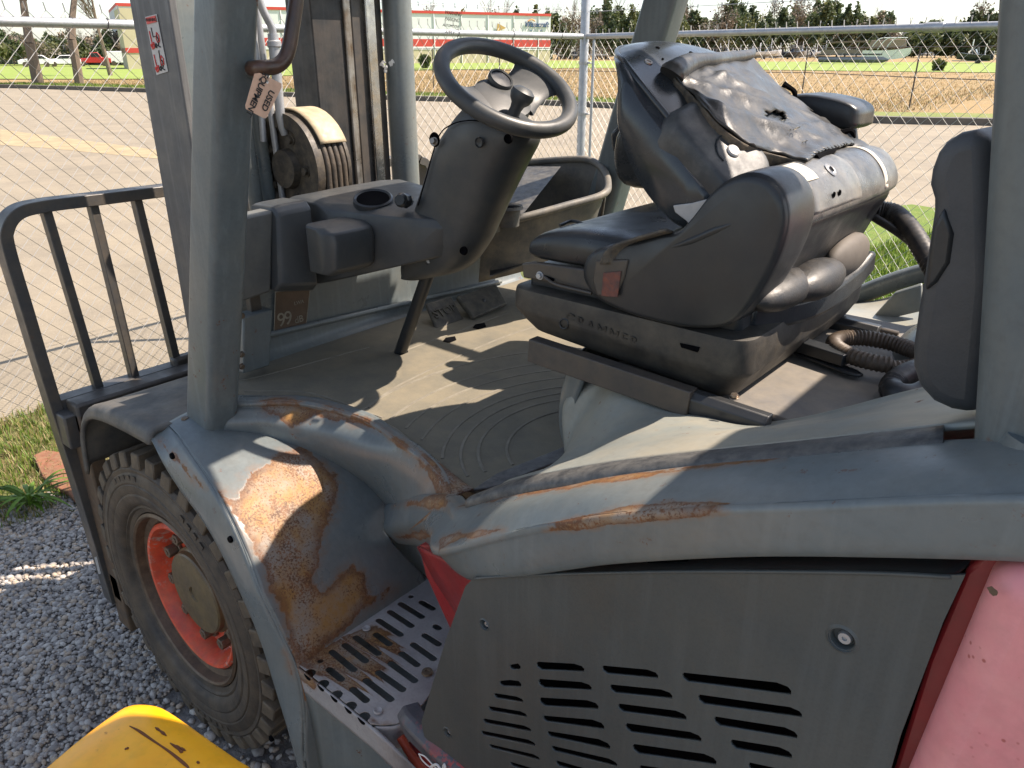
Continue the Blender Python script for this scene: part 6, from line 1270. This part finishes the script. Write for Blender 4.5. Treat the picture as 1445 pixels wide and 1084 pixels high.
for i in range(m_ - 1):
    for j in range(n_2 - 1):
        u, v = i / m_, j / n_2; hole = ((u - .60) / .045) ** 2 + ((v - .42) / .09) ** 2 < 1 + .5 * math.sin(i * 3.1 + j) or (v > .96 + .03 * math.sin(i * 1.3) and u > .35) or (u > .972 + .02 * math.sin(j * 1.9)) or (v > .90 and .52 < u < .60)
        if not hole and v < .955: FF.append((i * n_2 + j, i * n_2 + j + 1, (i + 1) * n_2 + j + 1, (i + 1) * n_2 + j))
P_ = A.reshape(-1, 3).copy(); bpy.context.view_layer.update()
ii = np.repeat(np.arange(m_), n_2) / m_; jj = np.tile(np.arange(n_2), m_) / n_2
under = [o for o in bpy.data.objects if o.name.split('.')[0] in ('backrest', 'backrest_boss', 'hinge_cover', 'shell_rim', 'shell_screw', 'armrest')]
for i_, (p, q) in enumerate(zip(P_, pix(P_))):
    h_ = cast(under, q[0], q[1])
    if h_ is not None:
        d_ = (p - CAM) / np.linalg.norm(p - CAM); P_[i_] = CAM + d_ * min(np.linalg.norm(p - CAM), h_[0] - .014)
G_ = P_.reshape(m_, n_2, 3)
for _ in range(14): G_[1:-1, 1:-1] = (G_[:-2, 1:-1] + G_[2:, 1:-1] + G_[1:-1, :-2] + G_[1:-1, 2:]) / 4
for _ in range(6): G_[1:-1, 0] = (G_[:-2, 0] + G_[2:, 0]) / 2; G_[1:-1, -1] = (G_[:-2, -1] + G_[2:, -1]) / 2
P_ = G_.reshape(-1, 3)
def crease_(a, b, w_, h_): # a sharp-topped fold running from a to b in sheet coordinates
    a = np.array(a); b = np.array(b); q_ = np.stack([ii, jj], 1); t_ = np.clip(((q_ - a) @ (b - a)) / ((b - a) @ (b - a)), 0, 1); d_ = np.linalg.norm(q_ - a - t_[:, None] * (b - a), axis=1); return h_ * np.exp(-(d_ / w_)) * np.sin(np.pi * np.clip(t_, .02, .98)) ** .5
for a_, b_, w_, h__ in (((.12, .05), (.62, .62), .05, .012), ((.08, .35), (.75, .80), .045, .010), ((.25, .0), (.80, .35), .04, .010), ((.1, .7), (.55, .95), .05, .009), ((.45, .15), (.95, .5), .035, .007), ((.18, .2), (.3, .9), .03, .006), ((.70, .1), (.78, .95), .03, .006)): P_[:, 2] += crease_(a_, b_, w_, h__)
for i_, (p, q) in enumerate(zip(P_.copy(), pix(P_))):
    if q[0] > 1000 + 1.15 * (q[1] - 10) + 45: P_[i_] = P_[i_ - 1]
P_[:, 2] += .0016 * np.sin(ii * 37 + jj * 21) * np.sin(jj * 17 - ii * 9)
ed0 = P_.reshape(m_, n_2, 3)[:, 0]; hem0 = P_.reshape(m_, n_2, 3)[0]; ii = np.repeat(np.arange(m_), n_2) / m_; jj = np.tile(np.arange(n_2), m_) / n_2
me = bpy.data.meshes.new('torn_cover'); me.from_pydata([tuple(v) for v in P_], [], FF); finish('torn_cover', me, TORN, seat, solid=.004, angle=180)
# thick curled edge facing the lens and rolled top hem
ed = [p.copy() for p in ed0[::6]]; patch('torn_cover_edge', [ed, [p + np.array([-.004, .004, -.014 - .010 * math.sin(k_ * .5)]) for k_, p in enumerate(ed)], [p + np.array([-.004, .02, -.030 - .016 * math.sin(k_ * .52)]) for k_, p in enumerate(ed)]], M('torn_edge_lining', (.06, .052, .042), .8, scale=40, bump=.7, bscale=80, dust=(.24, .18, .11), dustamt=.6), seat, 4, 60, solid=.003)
hem = [p + np.array([0, 0, .006]) for p in hem0[::14]]; tube('rolled_hem', [hem[0] - np.array([0, .01, .004])] + hem + [T(1064, 70, .97)], [.022, .020, .013, .012, .011, .004], TORN, seat, 14, 6)
tube('rolled_hem_end', [T(949, 96, .57), T(945, 112, .565), T(958, 120, .565), T(966, 106, .57), T(958, 98, .575)], .009, TORN, seat, 10, 5)
c = T(1082, 172, .70) + np.array([0, 0, .006]); rr_ = random.Random(8); V = []; F = []
for i in range(240):
    a = rr_.uniform(0, 6.28); q_ = rr_.random() ** .5; s_ = tr[3][1] * .35 + tr[4][1] * .65; e = (tr[4][1] - tr[3][1]) * .42; f_ = (tr[3][2] - tr[3][1]) * .45; p = s_ + e * q_ * math.cos(a) + f_ * q_ * math.sin(a) + np.array([0, 0, .006]); z_ = rr_.uniform(.002, .005); o = len(V)
    for dx, dy, dz in ((1, 0, 0), (0, 1, 0), (-1, 0, 0), (0, -1, 0), (0, 0, 1)): V.append(p + np.array([dx, dy, dz]) * z_ * rr_.uniform(.5, 1.2))
    F += [(o, o + 1, o + 4), (o + 1, o + 2, o + 4), (o + 2, o + 3, o + 4), (o + 3, o, o + 4)]
mesh('foam_crumbs', V, F, FOAM, seat, fix=False, smooth=False, kind='stuff')
for i, p in enumerate(((1090, 178), (1098, 184), (1105, 176), (1112, 190), (1120, 200), (1108, 202), (1125, 186), (1135, 205))):
    cpt = T(*p, .70 + .01 * (i % 3)) + np.array([0, -.003, .006]); tube('peeling_ring', [cpt + np.array([.005 * math.cos(a), .006 * math.sin(a), .003 * math.cos(a)]) for a in np.linspace(0, 5.5, 8)], .0008, DUSTW, seat, 5, 2)
for P in (((1105, 120, .97), (1120, 130, .98), (1122, 142, .98)), ((1150, 226, .66), (1160, 221, .70), (1172, 217, .74), (1180, 212, .78)), ((1185, 190, .95), (1200, 186, .96), (1206, 196, .97))):
    tube('torn_shred', [T(*q) + np.array([0, 0, .002]) for q in P], [.007, .005, .006, .002], BLK, seat, 6, 4)
# far armrest
ar = []
for y, s_ in ((1.00, .8), (1.006, .95), (1.03, 1), (1.09, 1), (1.115, .95), (1.12, .8)): ar.append(ysec(yp([(1098, 140), (1140, 132), (1190, 140), (1213, 152), (1214, 168), (1206, 182), (1150, 178), (1100, 165)], 1.02), y, s_))
loft('armrest', ar, VINYL, seat, 3, smoothv=3, angle=70)
loft('control_armrest', [ysec([(-1.01, 1.50), (-.99, 1.57), (-.80, 1.60), (-.66, 1.60), (-.62, 1.58), (-.62, 1.54), (-.66, 1.52), (-.72, 1.48), (-.84, 1.41), (-.95, 1.41)], y, s_) for y, s_ in ((1.055, .85), (1.065, .97), (1.08, 1), (1.19, 1), (1.2, .97), (1.205, .85))], PLASTD, seat, 3, smoothv=3, angle=70)
loft('lever_module', [ysec([(-1.0, 1.47), (-.985, 1.55), (-.90, 1.575), (-.84, 1.56), (-.83, 1.46), (-.88, 1.42), (-.97, 1.42)], y, s_) for y, s_ in ((.895, .8), (.905, .96), (.93, 1), (1.04, 1), (1.06, .9))], SHELL, seat, 3, smoothv=3, angle=70)
box('armrest_support', (-.74, 1.05, 1.22), (-.62, 1.12, 1.53), PLASTD, seat, .012)
hf = []
for y, s_ in ((1.035, .72), (1.031, .86), (1.02, .95), (1.0, 1.0), (.96, 1.0), (.94, .97)): hf.append([np.array([hc[0] - .06 + (a - hc[0]) * s_, y, hc[1] + (b - hc[1]) * s_]) for a, b in yp(hb, .44)])
loft('hip_restraint', hf, PLASTD, seat, 4, smoothv=3, angle=80)
for k_ in range(3): tube('control_lever', [np.array([-.93 + .05 * k_, 1.09, 1.57]), np.array([-.94 + .05 * k_, 1.09, 1.63]), np.array([-.945 + .05 * k_, 1.09, 1.66])], [.004, .006, .010], PLASTD, seat, 10, 3)
tube('armrest_pivot', [Y(1195, 180, 1.03), Y(1200, 215, 1.03)], .018, PLASTD, seat, 14, 1, smoothp=False)
# hoses behind the seat
tube('corrugated_hose', [Y(1236, 296, 1.0), Y(1262, 302, 1.0), Y(1285, 325, .95), Y(1308, 362, .9), Y(1330, 400, .86)], .017, RUBBER2 := M('black_corrugated', (.02, .02, .021), .5, scale=30, bump=.1, dust=(.12, .1, .08), dustamt=.4), seat, 18, 14, rib=(.14,)); tube('hose', [Y(1232, 306, .98), Y(1270, 330, .95), Y(1310, 362, .9), Y(1330, 372, .88)], .008, RUBBER2, seat, 10, 6)
hc_ = Z(1237, 503, 1.195); tube('coiled_conduit', [hc_ + np.array([.075 * math.cos(a), .062 * math.sin(a) + .0, .006 + .006 * math.sin(a * .5)]) for a in np.linspace(R(-60), R(300), 30)], .0135, M('brown_corrugated', (.07, .05, .035), .6, scale=30, bump=.1, dust=(.16, .12, .08), dustamt=.5), FL, 16, 4, rib=(.16,))
tube('corrugated_hose', [Z(1300, 520, 1.2), Z(1275, 530, 1.205), Z(1258, 545, 1.2), Z(1262, 560, 1.19)], .017, RUBBER2, FL, 16, 10, rib=(.14,)); tube('taped_joint', [Z(1256, 540, 1.2), Z(1266, 556, 1.2), Z(1290, 556, 1.2), Z(1310, 545, 1.21)], [.016, .02, .017, .015], PLASTD, FL, 12, 4)
# ================================================================== LOOSE THINGS
TGX = -1.20; tc_ = [X(*q, TGX - .002) for q in ((359, 104), (366, 103), (397, 118), (397, 124), (376, 166), (372, 167), (347, 154), (346, 149))]
tg = thing('paper_tag', 'pinkish card tag reading USED EQUIPMENT hanging from the grab handle', 'tag', tuple(X(376, 112, TGX - .002)))
prism('card', tc_, (.0008, 0, 0), TAGM, tg, 0, smooth=False)
d1 = X(370, 160, TGX) - X(386, 122, TGX); upv = X(392, 140, TGX) - X(358, 124, TGX)
text('tag_lettering', 'USED', X(378, 142, TGX), d1, upv, .0155, INK, tg, .0002, off=.0003); text('tag_lettering', 'EQUIPMENT', X(363, 133, TGX), d1, upv, .0155, INK, tg, .0002, off=.0003, space=.92)
tube('tag_string', [X(377, 116, TGX), X(379, 108, TGX - .002), X(376, 98, TGX - .002)], .0008, CREAM, tg, 5, 3); lathe('tag_hole', [(0, .0003), (.0024, .0003)], X(377, 116, TGX - .001), (1, 0, 0), WHITE, tg, 12)
# yellow machine cover right below the lens
yl_ = thing('yellow_machine_cover', 'bright yellow scratched machine cover in front of the front wheel, cut by the lower edge', 'machine cover', tuple(Z(200, 1100, .3)))
zt = 1.0
yo = [Z(*p, zt) for p in ((60, 1084), (110, 1042), (160, 1005), (182, 993), (205, 991), (230, 996), (262, 1016), (300, 1043), (345, 1074), (368, 1090), (420, 1150), (430, 1260), (300, 1420), (-100, 1420), (-160, 1300), (-40, 1170))]
yc_ = np.mean(yo, 0); YS = [[yc_ + (p - yc_) * s_ + np.array([0, 0, dz]) for p in yo] for s_, dz in ((.90, -1.0), (.99, -.25), (1.0, -.04), (.992, -.018), (.965, -.003), (.90, .006), (.6, .018), (.15, .024), (.02, .025))]
loft('cover_shell', YS, YEL, yl_, 4, smoothv=3, angle=80)
def yel(px, py):
    p = Z(px, py, zt); 
    s_ = 0
    lo, hi = 0, 1
    # radial position on the lid gives the height of the lid there
    for k_ in np.linspace(0, 1, 60):
        pass
    return Z(px, py, zt + .0085)
SCR = M('scratch_brown', (.16, .05, .015), .8, bump=0)
def yz(px, py):
    from_ = CAM; r = ray(px, py); best = None; dg = None
    return None
SCRATCH = [[(183, 1025), (196, 1032), (215, 1045), (240, 1062), (262, 1080), (268, 1086)], [(219, 1027), (226, 1032), (235, 1039)], [(240, 1049), (250, 1056), (256, 1062), (258, 1058)], [(246, 1052), (262, 1060)], [(303, 1041), (316, 1050)], [(176, 1058), (182, 1056)], [(278, 1075), (281, 1078)]]
bpy.context.view_layer.update(); so_ = [o for o in bpy.data.objects if o.name.startswith('cover_shell')][0]; dgg = bpy.context.evaluated_depsgraph_get(); ev = so_.evaluated_get(dgg); mi = so_.matrix_world.inverted()
for sc in SCRATCH:
    P = []
    for a in cr([(x, y, 0) for x, y in sc], 6):
        o_ = mi @ Vector([float(c) for c in CAM]); d_ = (mi.to_3x3() @ Vector([float(c) for c in ray(a[0], a[1])])).normalized(); ok, loc, nn_, _ = ev.ray_cast(o_, d_)
        if ok: P.append(np.array(so_.matrix_world @ (loc + nn_ * .0004)))
    if len(P) > 2: tube('scratch', P, [.0005, .0016, .0010, .0018, .0005], SCR, yl_, 5, 1, smoothp=False)
